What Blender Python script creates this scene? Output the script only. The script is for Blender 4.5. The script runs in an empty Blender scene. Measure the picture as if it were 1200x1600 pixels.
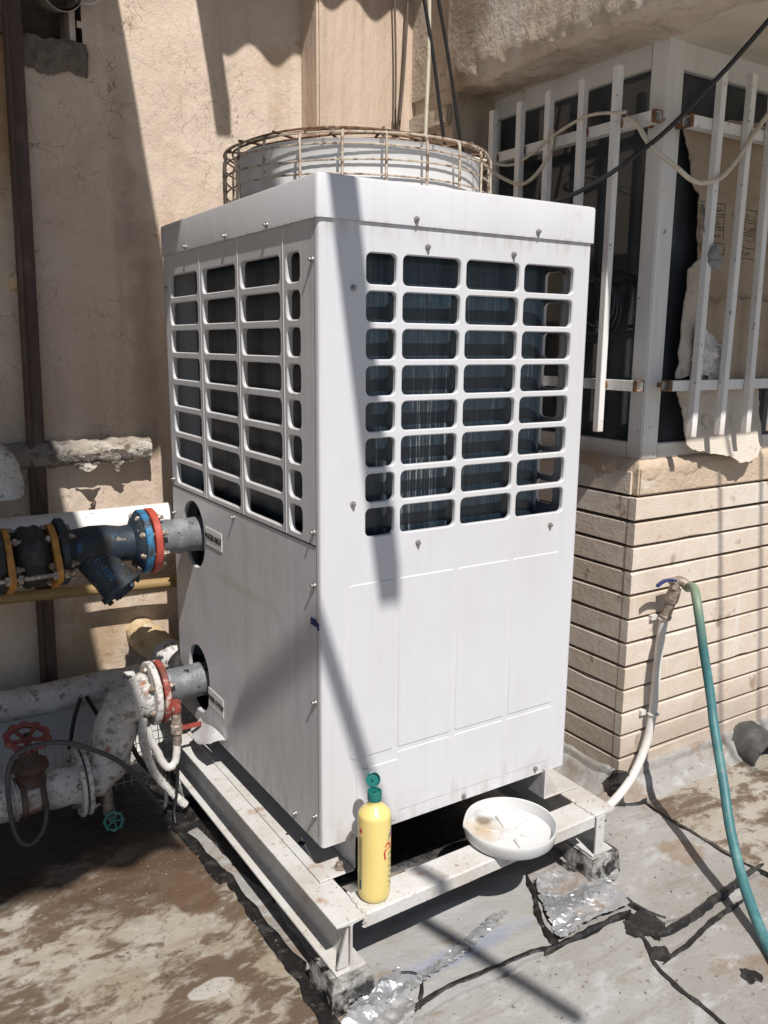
import bpy, bmesh, math, random
from mathutils import Vector, Matrix, noise
random.seed(7)
R = math.radians
G = -0.30                      # level of the flat roof; z = 0 is the underside of the chiller casing

# ------------------------------------------------------------------ camera, sky, sun, exposure
scene = bpy.context.scene
COL = scene.collection
cd = bpy.data.cameras.new('camera'); cam = bpy.data.objects.new('camera', cd); COL.objects.link(cam)
cd.sensor_fit = 'VERTICAL'; cd.sensor_height = 24.0; cd.sensor_width = 18.0
cd.lens = 1313.2554 / 1600 * 24.0
cd.clip_start = 0.02; cd.clip_end = 400
yaw, pitch, roll = 0.5668, -0.1969, 0.0082
f_ = Vector((math.sin(yaw) * math.cos(pitch), math.cos(yaw) * math.cos(pitch), math.sin(pitch)))
r_ = Vector((math.cos(yaw), -math.sin(yaw), 0)); u_ = r_.cross(f_)
rr = r_ * math.cos(roll) + u_ * math.sin(roll); uu = u_ * math.cos(roll) - r_ * math.sin(roll)
mw = Matrix((rr, uu, -f_)).transposed().to_4x4(); mw.translation = Vector((-0.8895, -1.6692, 1.2322))
cam.matrix_world = mw
scene.camera = cam

SUN = Vector((0.2, 1.0, -1.4)).normalized()          # direction in which the sunlight travels
world = bpy.data.worlds.new('World'); scene.world = world; world.use_nodes = True
wn = world.node_tree
sky = wn.nodes.new('ShaderNodeTexSky'); sky.sky_type = 'NISHITA'; sky.sun_disc = False
sky.sun_elevation = math.asin(-SUN.z); sky.sun_rotation = math.atan2(-SUN.x, -SUN.y)
sky.altitude = 1200; sky.dust_density = 1.5
bg = wn.nodes['Background']; bg.inputs[1].default_value = 0.06
wn.links.new(sky.outputs[0], bg.inputs[0])
sl = bpy.data.lights.new('sun', 'SUN'); sl.energy = 4.8; sl.angle = R(0.53); sl.color = (1.0, 0.96, 0.905)
so = bpy.data.objects.new('sun', sl); COL.objects.link(so)
so.rotation_euler = SUN.to_track_quat('-Z', 'Y').to_euler(); so.location = (-2, -8, 12)
vs = scene.view_settings; vs.view_transform = 'Standard'; vs.look = 'None'; vs.exposure = 0.16; vs.gamma = 1.0
vs.use_curve_mapping = False
cy_ = scene.cycles; cy_.max_bounces = 6; cy_.diffuse_bounces = 3; cy_.glossy_bounces = 3; cy_.transmission_bounces = 3; cy_.transparent_max_bounces = 8; cy_.caustics_reflective = False; cy_.caustics_refractive = False

# ------------------------------------------------------------------ materials
def mat(name, base, rough=0.6, metal=0.0, layers=(), bump=(), spec=0.5, coat=0.0, transmission=0.0, coords='world', subsurf=0.0):
    m = bpy.data.materials.new(name); m.use_nodes = True
    nt = m.node_tree; N = nt.nodes; L = nt.links
    b = N['Principled BSDF']
    b.inputs['Metallic'].default_value = metal
    b.inputs['Specular IOR Level'].default_value = spec
    b.inputs['Coat Weight'].default_value = coat
    b.inputs['Transmission Weight'].default_value = transmission
    if coords == 'world':
        pos = N.new('ShaderNodeNewGeometry').outputs['Position']
    else:
        pos = N.new('ShaderNodeTexCoord').outputs['Object']
    def mapped(scale, off=0.0):
        mp = N.new('ShaderNodeMapping')
        s = scale if hasattr(scale, '__len__') else (scale,) * 3
        mp.inputs['Scale'].default_value = s
        mp.inputs['Location'].default_value = (off, off * .7, off * 1.3)
        L.new(pos, mp.inputs['Vector']); return mp.outputs[0]
    def tex(d):
        t = d.get('t', 'noise'); sc = d.get('s', 5.0); off = d.get('o', 0.0)
        if t == 'noise':
            n = N.new('ShaderNodeTexNoise'); n.inputs['Scale'].default_value = 1.0
            n.inputs['Detail'].default_value = d.get('d', 5); n.inputs['Roughness'].default_value = d.get('rg', .6)
            n.inputs['Distortion'].default_value = d.get('ds', 0.0)
            L.new(mapped(sc, off), n.inputs['Vector']); return n.outputs['Fac']
        if t == 'crack':
            w = N.new('ShaderNodeTexNoise'); w.inputs['Scale'].default_value = d.get('ws', 6.0); w.inputs['Detail'].default_value = 4
            L.new(pos, w.inputs['Vector'])
            vm = N.new('ShaderNodeVectorMath'); vm.operation = 'SCALE'; vm.inputs['Scale'].default_value = d.get('wa', .12)
            L.new(w.outputs['Color'], vm.inputs[0])
            va = N.new('ShaderNodeVectorMath'); va.operation = 'ADD'; L.new(pos, va.inputs[0]); L.new(vm.outputs[0], va.inputs[1])
            vo = N.new('ShaderNodeTexVoronoi'); vo.feature = 'DISTANCE_TO_EDGE'; vo.inputs['Scale'].default_value = sc
            L.new(va.outputs[0], vo.inputs['Vector']); return vo.outputs['Distance']
        if t == 'voro':
            vo = N.new('ShaderNodeTexVoronoi'); vo.inputs['Scale'].default_value = 1.0
            L.new(mapped(sc, off), vo.inputs['Vector']); return vo.outputs['Distance']
        if t == 'wave':
            wv = N.new('ShaderNodeTexWave'); wv.inputs['Scale'].default_value = 1.0; wv.bands_direction = d.get('dir', 'X')
            wv.inputs['Distortion'].default_value = d.get('ds', 0.0); wv.inputs['Detail'].default_value = d.get('d', 2)
            L.new(mapped(sc, off), wv.inputs['Vector']); return wv.outputs['Fac']
        if t == 'spot':      # distance from a centre, noise-frayed: a stain with its own outline
            c = d['c']; rad = d['rad']
            va = N.new('ShaderNodeVectorMath'); va.operation = 'SUBTRACT'; va.inputs[1].default_value = c; L.new(pos, va.inputs[0])
            vm = N.new('ShaderNodeVectorMath'); vm.operation = 'DIVIDE'; vm.inputs[1].default_value = rad; L.new(va.outputs[0], vm.inputs[0])
            ln = N.new('ShaderNodeVectorMath'); ln.operation = 'LENGTH'; L.new(vm.outputs[0], ln.inputs[0])
            n = N.new('ShaderNodeTexNoise'); n.inputs['Scale'].default_value = d.get('fs', 12.0); n.inputs['Detail'].default_value = 5
            L.new(pos, n.inputs['Vector'])
            a = N.new('ShaderNodeMath'); a.operation = 'MULTIPLY_ADD'; a.inputs[1].default_value = d.get('fa', 1.2); a.inputs[2].default_value = -d.get('fa', 1.2) / 2
            L.new(n.outputs['Fac'], a.inputs[0])
            ad = N.new('ShaderNodeMath'); ad.operation = 'ADD'; L.new(ln.outputs['Value'], ad.inputs[0]); L.new(a.outputs[0], ad.inputs[1])
            return ad.outputs[0]
        if t == 'axis':
            sp = N.new('ShaderNodeSeparateXYZ'); L.new(pos, sp.inputs[0]); return sp.outputs[d.get('a', 2)]
    def fac(d):
        v = tex(d)
        mr = N.new('ShaderNodeMapRange'); mr.inputs['From Min'].default_value = d.get('lo', .45); mr.inputs['From Max'].default_value = d.get('hi', .6)
        mr.inputs['To Min'].default_value = 0.0; mr.inputs['To Max'].default_value = d.get('amt', 1.0)
        L.new(v, mr.inputs['Value']); v = mr.outputs[0]
        for mk in d.get('mask', ()):
            w = fac(mk); mu = N.new('ShaderNodeMath'); mu.operation = 'MULTIPLY'; L.new(v, mu.inputs[0]); L.new(w, mu.inputs[1]); v = mu.outputs[0]
        return v
    col = None; rg = None; mt = None
    for d in layers:
        fv = fac(d)
        mx = N.new('ShaderNodeMix'); mx.data_type = 'RGBA'
        L.new(fv, mx.inputs[0])
        if col is None: mx.inputs[6].default_value = (*base, 1)
        else: L.new(col, mx.inputs[6])
        mx.inputs[7].default_value = (*d['c_'], 1); col = mx.outputs[2]
        if 'r' in d:
            mf = N.new('ShaderNodeMix'); L.new(fv, mf.inputs[0])
            if rg is None: mf.inputs[2].default_value = rough
            else: L.new(rg, mf.inputs[2])
            mf.inputs[3].default_value = d['r']; rg = mf.outputs[0]
        if 'm' in d:
            mf = N.new('ShaderNodeMix'); L.new(fv, mf.inputs[0])
            if mt is None: mf.inputs[2].default_value = metal
            else: L.new(mt, mf.inputs[2])
            mf.inputs[3].default_value = d['m']; mt = mf.outputs[0]
    if col is None: b.inputs['Base Color'].default_value = (*base, 1)
    else: L.new(col, b.inputs['Base Color'])
    if rg is None: b.inputs['Roughness'].default_value = rough
    else: L.new(rg, b.inputs['Roughness'])
    if mt is not None: L.new(mt, b.inputs['Metallic'])
    nm = None
    for d in bump:
        bp = N.new('ShaderNodeBump'); bp.inputs['Strength'].default_value = d.get('k', .3); bp.inputs['Distance'].default_value = d.get('dist', .01)
        L.new(fac(d) if 'lo' in d else tex(d), bp.inputs['Height'])
        if d.get('inv'): bp.invert = True
        if nm is not None: L.new(nm, bp.inputs['Normal'])
        nm = bp.outputs[0]
    if nm is not None: L.new(nm, b.inputs['Normal'])
    return m

MT = {}
MT['plaster'] = mat('beige_plaster', (.645, .53, .43), .9, layers=[
    dict(s=(2.6, 2.6, 1.5), lo=.35, hi=.7, c_=(.53, .415, .32), amt=.9, d=8),
    dict(s=(1.3, 1.3, 2.0), lo=.5, hi=.68, c_=(.66, .575, .48), amt=.75, o=3, d=6),
    dict(s=(14, 14, .9), lo=.52, hi=.8, c_=(.36, .28, .205), amt=.6, d=7, o=9),
    dict(s=(5, 5, 4), lo=.53, hi=.68, c_=(.49, .36, .25), amt=.65, d=9, o=21),
    dict(s=45, lo=.55, hi=.75, c_=(.40, .31, .23), amt=.45, d=6),
    dict(t='spot', c=(-.40, 1.35, 2.0), rad=(.10, .3, .40), fa=1.5, fs=9, lo=1.0, hi=.3, c_=(.34, .19, .085), amt=.8),
    dict(t='spot', c=(.02, 1.35, 1.30), rad=(.06, .3, .60), fa=1.6, fs=12, lo=1.0, hi=.3, c_=(.31, .235, .18), amt=.55),
    dict(t='spot', c=(-.03, 1.35, 1.75), rad=(.05, .3, .45), fa=1.6, fs=12, lo=1.0, hi=.3, c_=(.33, .26, .20), amt=.5),
    dict(t='spot', c=(-.24, 1.35, .12), rad=(.2, .3, .25), fa=1.7, fs=10, lo=1.0, hi=.3, c_=(.34, .22, .11), amt=.6),
    dict(t='crack', s=7.5, ws=9, wa=.22, lo=.012, hi=.003, c_=(.22, .155, .11), amt=.85, mask=[dict(s=3.1, lo=.49, hi=.58, o=5)]),
    dict(t='crack', s=17, ws=14, wa=.14, lo=.016, hi=.004, c_=(.27, .195, .14), amt=.7, mask=[dict(s=3.4, lo=.51, hi=.60, o=15)]),
], bump=[dict(s=(22, 22, 17), d=9, k=.55, dist=.012), dict(s=150, d=3, k=.4, dist=.004)])
MT['pillar'] = mat('rough_pillar_plaster', (.63, .495, .39), .92, layers=[
    dict(s=(9, 9, .5), lo=.4, hi=.75, c_=(.45, .32, .23), amt=.8, d=7),
    dict(s=(24, 24, 1.0), lo=.55, hi=.75, c_=(.34, .25, .18), amt=.5, d=6, o=4),
    dict(s=(3, 3, 2), lo=.5, hi=.7, c_=(.66, .53, .41), amt=.6, o=2)],
    bump=[dict(s=(40, 40, 9), d=8, k=.7, dist=.012), dict(s=150, d=3, k=.4, dist=.004)])
MT['concrete'] = mat('weathered_slab_edge', (.60, .515, .425), .92, layers=[
    dict(s=(4, 4, 3), lo=.40, hi=.66, c_=(.47, .37, .275), amt=.8, d=8),
    dict(s=(16, 16, 1.0), lo=.53, hi=.72, c_=(.33, .25, .18), amt=.6, d=8, o=3),
    dict(s=(5, 5, 2.2), lo=.56, hi=.66, c_=(.66, .63, .60), amt=.75, o=8, d=9),
    dict(s=(40, 40, 30), lo=.58, hi=.68, c_=(.30, .22, .155), amt=.6, d=7, o=13),
    dict(t='spot', c=(1.03, .86, 2.40), rad=(.3, .16, .6), fa=1.5, fs=9, lo=1.0, hi=.3, c_=(.22, .145, .095), amt=.75),
    dict(t='crack', s=3.2, ws=8, wa=.35, lo=.006, hi=.001, c_=(.17, .12, .08), amt=.8, mask=[dict(s=3, lo=.5, hi=.58)])],
    bump=[dict(s=16, d=9, k=.5, dist=.018), dict(s=90, d=4, k=.45, dist=.006)])
MT['soffit'] = mat('painted_soffit', (.70, .64, .55), .9, layers=[
    dict(s=4, lo=.4, hi=.7, c_=(.5, .42, .32), amt=.7, d=6), dict(s=22, lo=.6, hi=.75, c_=(.36, .28, .2), amt=.4, d=5)],
    bump=[dict(s=60, d=5, k=.25, dist=.005)])
def tile_mat(nm, base):
    return mat(nm, base, .78, layers=[
        dict(s=(7, 7, 11), lo=.42, hi=.72, c_=(base[0] * .84, base[1] * .81, base[2] * .77), amt=.8, d=9),
        dict(s=(4, 4, 3), lo=.52, hi=.70, c_=(.69, .645, .59), amt=.65, o=6, d=8),
        dict(s=(60, 60, 200), lo=.58, hi=.72, c_=(.36, .28, .21), amt=.55, d=4),
        dict(s=(11, 11, 8), lo=.62, hi=.68, c_=(.27, .195, .14), amt=.75, d=9, o=2),
        dict(s=(30, 30, 1.6), lo=.60, hi=.70, c_=(.72, .70, .68), amt=.6, d=6, o=11),
        dict(t='spot', c=(1.40, .14, -.15), rad=(1.2, .3, .16), fa=1.3, fs=7, lo=1.0, hi=.2, c_=(.30, .23, .17), amt=.5)],
        bump=[dict(s=(60, 60, 90), d=5, k=.35, dist=.003), dict(s=25, d=8, k=.35, dist=.005)])
MT['tile'] = [tile_mat('travertine_a', (.66, .555, .465)), tile_mat('travertine_b', (.685, .585, .50)), tile_mat('travertine_c', (.635, .53, .435))]
MT['mortar'] = mat('dark_joint_mortar', (.085, .065, .05), .95, bump=[dict(s=80, d=5, k=.5, dist=.006)])
MT['ledge'] = mat('cement_ledge', (.55, .43, .32), .92, layers=[
    dict(s=(4, 4, 6), lo=.42, hi=.68, c_=(.43, .32, .23), amt=.8, d=7), dict(s=20, lo=.6, hi=.75, c_=(.30, .22, .16), amt=.5, d=6),
    dict(s=9, lo=.62, hi=.7, c_=(.66, .58, .5), amt=.6, o=4)], bump=[dict(s=35, d=8, k=.7, dist=.012), dict(s=160, d=3, k=.4, dist=.003)])
MT['frame_white'] = mat('window_frame_paint', (.76, .745, .72), .5, layers=[
    dict(s=(20, 20, 2), lo=.5, hi=.8, c_=(.52, .48, .42), amt=.6, d=6),
    dict(s=18, lo=.66, hi=.70, c_=(.22, .11, .06), amt=.9, d=8),
    dict(t='axis', a=2, lo=.93, hi=.89, c_=(.42, .30, .2), amt=.35)], bump=[dict(s=30, d=6, k=.15, dist=.004)])
MT['bar_white'] = mat('grille_bar_paint', (.78, .765, .74), .55, layers=[
    dict(s=(30, 30, 3), lo=.45, hi=.75, c_=(.62, .57, .51), amt=.6, d=6),
    dict(s=45, lo=.64, hi=.70, c_=(.20, .09, .04), amt=.9, d=8),
    dict(t='axis', a=2, lo=1.0, hi=.94, c_=(.45, .27, .14), amt=.4)], bump=[dict(s=70, d=5, k=.2, dist=.003)])
MT['rust_end'] = mat('rusted_tube_end', (.24, .11, .05), .85, layers=[dict(s=40, lo=.4, hi=.65, c_=(.10, .05, .03), d=6), dict(s=25, lo=.55, hi=.65, c_=(.5, .3, .18), amt=.6, o=3)], bump=[dict(s=120, d=4, k=.5, dist=.003)])
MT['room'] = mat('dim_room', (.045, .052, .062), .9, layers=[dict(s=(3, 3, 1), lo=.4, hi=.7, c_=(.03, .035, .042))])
MT['card'] = mat('brown_cardboard', (.42, .335, .25), .9, layers=[
    dict(s=(3, 3, 4), lo=.4, hi=.7, c_=(.34, .24, .15), amt=.8, d=6), dict(s=(6, 6, 12), lo=.58, hi=.7, c_=(.22, .15, .1), amt=.6, d=6, o=6),
    dict(s=(120, 120, 3), lo=.45, hi=.7, c_=(.38, .28, .19), amt=.4)], bump=[dict(t='wave', dir='X', s=(60, 60, 60), k=.12, dist=.002, ds=.6), dict(s=14, d=5, k=.5, dist=.012)])
MT['card_pale'] = mat('pale_weathered_cardboard', (.60, .54, .46), .9, layers=[
    dict(s=(4, 4, 5), lo=.5, hi=.62, c_=(.46, .38, .29), amt=.8, d=7, ds=1.0), dict(s=(7, 7, 9), lo=.6, hi=.68, c_=(.25, .2, .15), amt=.6, d=6, o=6, ds=1.5)],
    bump=[dict(t='wave', dir='Z', s=(1, 1, 55), k=.25, dist=.003, ds=.8), dict(s=18, d=5, k=.4, dist=.01)])
MT['rag'] = mat('white_rag', (.66, .63, .60), .95, layers=[dict(s=12, lo=.5, hi=.7, c_=(.48, .43, .38), amt=.7), dict(s=30, lo=.62, hi=.7, c_=(.3, .24, .18), amt=.5, o=4)], bump=[dict(s=60, d=5, k=.5, dist=.006)])
MT['grey_rag'] = mat('grey_knotted_cloth', (.27, .27, .275), .95, layers=[dict(s=40, lo=.5, hi=.7, c_=(.12, .11, .1))], bump=[dict(s=70, d=4, k=.6, dist=.006)])
MT['ink'] = mat('faded_ink', (.10, .08, .06), .9)

MT['casing'] = mat('casing_paint', (.625, .622, .652), .36, layers=[
    dict(s=(60, 60, 1.2), lo=.5, hi=.85, c_=(.53, .52, .52), amt=.5, d=6),
    dict(s=(2.6, 2.6, 1.4), lo=.45, hi=.72, c_=(.56, .545, .535), amt=.6, d=5, o=2),
    dict(s=(130, 130, 1.8), lo=.66, hi=.74, c_=(.44, .40, .36), amt=.45, d=7, o=6),
    dict(s=(10, 10, 6), lo=.66, hi=.72, c_=(.50, .47, .43), amt=.5, d=9, o=16),
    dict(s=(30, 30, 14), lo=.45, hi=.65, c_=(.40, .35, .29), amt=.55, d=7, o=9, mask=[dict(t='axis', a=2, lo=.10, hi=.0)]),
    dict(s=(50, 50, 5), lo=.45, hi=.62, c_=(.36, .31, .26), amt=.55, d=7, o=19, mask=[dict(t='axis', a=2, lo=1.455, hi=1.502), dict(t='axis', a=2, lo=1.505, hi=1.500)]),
    dict(s=80, lo=.73, hi=.77, c_=(.26, .20, .15), amt=.75, d=6, o=3)],
    bump=[dict(s=(4, 4, 2.5), d=3, k=.2, dist=.02), dict(s=300, d=2, k=.05, dist=.001)], coat=.06)
MT['casing_shaded'] = mat('casing_paint_shaded', (.585, .58, .598), .42, layers=[  # casing paint darkened for the flank's weak light, plus real dirt streaks
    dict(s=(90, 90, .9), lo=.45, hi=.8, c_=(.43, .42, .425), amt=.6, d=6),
    dict(s=(3, 3, 1.4), lo=.45, hi=.75, c_=(.56, .545, .53), amt=.6, d=4, o=2),
    dict(s=(55, 55, 1.1), lo=.62, hi=.72, c_=(.36, .33, .30), amt=.5, d=6, o=6),
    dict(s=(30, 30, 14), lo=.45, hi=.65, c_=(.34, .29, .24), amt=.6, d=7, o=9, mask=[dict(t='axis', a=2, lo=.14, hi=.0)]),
    dict(t='spot', c=(0, .5, .55), rad=(.2, .28, .02), fa=.7, fs=20, lo=1, hi=.5, c_=(.47, .44, .36), amt=.45),
    dict(s=70, lo=.73, hi=.78, c_=(.3, .25, .2), amt=.7, d=6, o=3)],
    bump=[dict(s=(4, 4, 2.5), d=3, k=.22, dist=.02), dict(s=(200, 200, 10), d=2, k=.05, dist=.001)])
MT['shroud'] = mat('shroud_paint', (.62, .625, .625), .45, layers=[dict(s=(20, 20, 2), lo=.5, hi=.8, c_=(.48, .47, .45), amt=.5), dict(s=40, lo=.68, hi=.75, c_=(.3, .22, .16), amt=.6, d=6)])
MT['coil'] = mat('blue_finned_coil', (.009, .016, .025), .30, layers=[
    dict(s=(260, 260, 1.2), lo=.40, hi=.70, c_=(.018, .032, .046), amt=.9, d=3),
    dict(s=(900, 900, 3), lo=.60, hi=.70, c_=(.05, .085, .11), amt=.8, d=2, o=7),  # thin teal streaks painted as glints on the fins
    dict(s=(60, 60, 3), lo=.60, hi=.72, c_=(.13, .17, .19), amt=.5, d=6),
    dict(s=(150, 150, 5), lo=.55, hi=.72, c_=(.52, .54, .55), amt=.8, d=6, o=5, mask=[dict(t='spot', c=(.32, .0, .96), rad=(.15, .8, .32), fa=.9, fs=10, lo=1.0, hi=.3)]),
    dict(s=(120, 120, 6), lo=.6, hi=.7, c_=(.35, .37, .37), amt=.5, d=6, o=25, mask=[dict(s=(7, 7, 3), lo=.5, hi=.65)])],
    bump=[dict(s=(600, 600, 2), d=2, k=.35, dist=.002), dict(s=(5, 5, 2), d=3, k=.25, dist=.03), dict(t='wave', dir='Z', s=(0, 0, 20), k=.05, dist=.004)], spec=.6)
MT['inner'] = mat('dark_inside', (.02, .02, .022), .7)
MT['screw'] = mat('zinc_screw', (.36, .35, .34), .45, .8, layers=[dict(s=200, lo=.5, hi=.65, c_=(.16, .10, .07), r=.8, m=.2)])
MT['cage'] = mat('rusty_cage_wire', (.48, .40, .31), .8, layers=[dict(s=60, lo=.50, hi=.60, c_=(.15, .08, .05), d=7), dict(s=25, lo=.55, hi=.65, c_=(.58, .52, .45), amt=.6, o=4)], bump=[dict(s=150, d=4, k=.6, dist=.004)])
MT['cage_rust'] = mat('rusted_cage_top', (.21, .115, .065), .9, layers=[dict(s=70, lo=.45, hi=.6, c_=(.09, .045, .028), d=7), dict(s=30, lo=.6, hi=.7, c_=(.45, .36, .27), amt=.7, o=4)], bump=[dict(s=150, d=4, k=.6, dist=.004)])
MT['sticker'] = mat('white_sticker', (.74, .73, .70), .6, layers=[dict(s=40, lo=.55, hi=.75, c_=(.55, .52, .47), amt=.5)])
MT['print'] = mat('black_print', (.03, .03, .035), .6)
MT['tape'] = mat('blue_tape', (.02, .035, .16), .45)

MT['steel_white'] = mat('white_painted_steel', (.58, .57, .555), .5, layers=[
    dict(s=7, lo=.42, hi=.7, c_=(.45, .41, .36), amt=.8, d=8),
    dict(s=(60, 60, 60), lo=.60, hi=.70, c_=(.28, .18, .11), amt=.75, d=8),
    dict(s=16, lo=.60, hi=.72, c_=(.33, .20, .12), amt=.8, d=8, o=5),
    dict(s=110, lo=.66, hi=.71, c_=(.05, .04, .035), amt=.9, d=4, o=9)],
    bump=[dict(s=45, d=7, k=.3, dist=.005)])
MT['pedestal'] = mat('tarred_concrete_block', (.34, .33, .31), .85, layers=[
    dict(s=11, lo=.40, hi=.50, c_=(.012, .011, .011), r=.3, d=7), dict(s=35, lo=.55, hi=.65, c_=(.62, .6, .57), amt=.6, o=3)], bump=[dict(s=40, d=7, k=.9, dist=.012)])
MT['tar'] = mat('black_tar', (.014, .013, .013), .38, layers=[dict(s=25, lo=.5, hi=.7, c_=(.05, .047, .043), r=.75, d=7), dict(s=60, lo=.64, hi=.7, c_=(.26, .24, .22), r=.9, amt=.5, o=5, d=6)],
                 bump=[dict(s=50, d=6, k=.6, dist=.008)], spec=.5)
MEM = [dict(s=(2.2, 2.2, 2), lo=.4, hi=.66, c_=(.235, .215, .19), amt=.85, d=8),
       dict(s=(9, 16, 5), lo=.54, hi=.64, c_=(.42, .415, .41), amt=.8, d=10, o=4),
       dict(s=(3, 22, 5), lo=.55, hi=.72, c_=(.20, .17, .14), amt=.6, d=9, o=34),
       dict(s=(5, 6, 5), lo=.57, hi=.64, c_=(.22, .14, .08), amt=.6, d=8, o=14),
       dict(s=60, lo=.60, hi=.68, c_=(.14, .115, .09), amt=.7, d=6, o=1),
       dict(s=(26, 22, 20), lo=.69, hi=.72, c_=(.012, .011, .01), amt=.95, d=6, r=.4, o=22)]
MBUMP = [dict(s=(8, 8, 8), d=6, k=.35, dist=.02), dict(s=90, d=5, k=.45, dist=.004)]
MT['membrane'] = mat('grey_roof_membrane', (.325, .315, .30), .58, layers=MEM, bump=MBUMP)
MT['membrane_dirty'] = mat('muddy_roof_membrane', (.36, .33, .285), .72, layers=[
    dict(s=(2.4, 3.0, 2), lo=.42, hi=.62, c_=(.275, .225, .165), amt=.9, d=7),
    dict(s=(4.5, 8.5, 5), lo=.475, hi=.54, c_=(.105, .068, .042), amt=.9, d=12, o=4, ds=.35, r=.5),
    dict(s=(2.5, 20, 5), lo=.54, hi=.68, c_=(.24, .195, .15), amt=.7, d=10, o=54),
    dict(s=(20, 34, 9), lo=.55, hi=.64, c_=(.40, .375, .33), amt=.5, d=9, o=64),
    dict(s=(14, 18, 9), lo=.53, hi=.60, c_=(.12, .08, .052), amt=.85, d=11, o=44, ds=.4, r=.6),
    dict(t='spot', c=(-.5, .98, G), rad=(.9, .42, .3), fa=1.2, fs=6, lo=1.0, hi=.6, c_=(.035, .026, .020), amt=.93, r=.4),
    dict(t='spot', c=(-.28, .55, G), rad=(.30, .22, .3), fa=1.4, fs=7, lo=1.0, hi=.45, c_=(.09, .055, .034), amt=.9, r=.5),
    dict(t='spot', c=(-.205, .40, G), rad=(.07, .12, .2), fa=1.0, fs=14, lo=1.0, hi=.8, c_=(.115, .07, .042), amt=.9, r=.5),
    dict(t='spot', c=(-.285, .03, G), rad=(.055, .032, .2), fa=.9, fs=18, lo=1.0, hi=.85, c_=(.43, .41, .37), amt=.85),
    dict(s=80, lo=.58, hi=.68, c_=(.13, .10, .075), amt=.6, d=6, o=1),
    dict(s=(30, 26, 20), lo=.70, hi=.73, c_=(.012, .011, .01), amt=.95, d=6, r=.4, o=22)], bump=MBUMP)
MT['foil_membrane'] = mat('foil_faced_membrane', (.385, .38, .37), .5, .12, layers=[
    dict(s=(4, 4, 3), lo=.45, hi=.65, c_=(.29, .27, .24), amt=.85, d=8, r=.7, m=0.0),
    dict(t='spot', c=(.27, -.19, G), rad=(.33, .035, .2), fa=1.0, fs=14, lo=1.0, hi=.6, c_=(.50, .54, .66), amt=.6, r=.35, m=.55),
    dict(s=(9, 9, 5), lo=.60, hi=.66, c_=(.20, .14, .09), amt=.6, d=8, o=14, r=.8, m=0),
    dict(s=(30, 26, 20), lo=.70, hi=.73, c_=(.012, .011, .01), amt=.95, d=6, o=22, r=.4, m=0)], bump=[dict(s=(9, 9, 9), d=7, k=.5, dist=.02), dict(s=60, d=5, k=.4, dist=.004)])
MT['foil'] = mat('crumpled_aluminium_foil', (.58, .59, .61), .34, .7, layers=[
    dict(s=9, lo=.54, hi=.64, c_=(.20, .13, .08), amt=.75, d=8, r=.8, m=0.0), dict(s=5, lo=.45, hi=.7, c_=(.48, .47, .46), amt=.7, r=.5, m=.4, o=7)], bump=[dict(s=40, d=7, k=.5, dist=.006)])

MT['brown_iron'] = mat('brown_painted_iron', (.062, .034, .026), .6, layers=[dict(s=(20, 20, 5), lo=.5, hi=.65, c_=(.11, .075, .06), d=7), dict(s=30, lo=.62, hi=.7, c_=(.03, .022, .02), o=3)], bump=[dict(s=50, d=5, k=.3, dist=.004)])
MT['lagging'] = mat('white_pipe_lagging', (.60, .585, .56), .9, layers=[
    dict(s=(6, 7, 7), lo=.42, hi=.66, c_=(.38, .355, .325), amt=.9, d=9), dict(s=(16, 20, 20), lo=.52, hi=.60, c_=(.60, .58, .55), amt=.75, d=9, o=6),
    dict(s=(28, 34, 34), lo=.56, hi=.62, c_=(.20, .17, .145), amt=.75, d=9, o=31),
    dict(t='crack', s=15, ws=20, wa=.2, lo=.012, hi=.002, c_=(.07, .055, .045), amt=.8, mask=[dict(s=6, lo=.48, hi=.56)]),
    dict(s=70, lo=.60, hi=.68, c_=(.12, .085, .06), amt=.8, d=5, o=8), dict(s=8, lo=.63, hi=.67, c_=(.30, .10, .04), amt=.75, d=8, o=18)], bump=[dict(s=16, d=9, k=.9, dist=.016), dict(s=80, d=5, k=.5, dist=.004)])
MT['lagging_torn'] = mat('torn_dirty_lagging', (.56, .52, .46), .9, layers=[
    dict(s=(9, 12, 12), lo=.45, hi=.6, c_=(.32, .265, .21), amt=.85, d=9), dict(s=(7, 14, 14), lo=.56, hi=.60, c_=(.085, .06, .045), amt=.85, d=9, o=13, ds=1.2),
    dict(t='crack', s=14, ws=16, wa=.22, lo=.022, hi=.004, c_=(.05, .035, .028), amt=.9, mask=[dict(s=7, lo=.46, hi=.56)]),
    dict(s=15, lo=.60, hi=.66, c_=(.13, .08, .05), amt=.8, d=8, o=8),
    dict(t='axis', a=0, lo=-.24, hi=-.27, c_=(.19, .17, .15), amt=.8)], bump=[dict(s=24, d=9, k=1.0, dist=.03), dict(s=(7, 14, 14), lo=.56, hi=.60, k=.8, dist=.012, inv=True, d=9, o=13, ds=1.2)])
MT['lagging_tan'] = mat('tan_foam_lagging', (.58, .43, .25), .9, layers=[dict(s=14, lo=.5, hi=.65, c_=(.66, .6, .5), amt=.8, d=7), dict(s=30, lo=.6, hi=.7, c_=(.28, .18, .1), amt=.6, o=4)], bump=[dict(s=30, d=7, k=.9, dist=.015)])
MT['white_pipe'] = mat('white_painted_pipe', (.72, .715, .70), .55, layers=[
    dict(s=(12, 12, 12), lo=.55, hi=.75, c_=(.58, .56, .53), amt=.6), dict(t='crack', s=9, ws=14, wa=.2, lo=.010, hi=.002, c_=(.06, .05, .045), amt=.9, mask=[dict(s=7, lo=.55, hi=.6, o=3)])],
    bump=[dict(t='crack', s=11, wa=.15, lo=.02, hi=0, k=.5, dist=.006, inv=True, mask=[dict(s=7, lo=.55, hi=.6, o=3)])])
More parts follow.
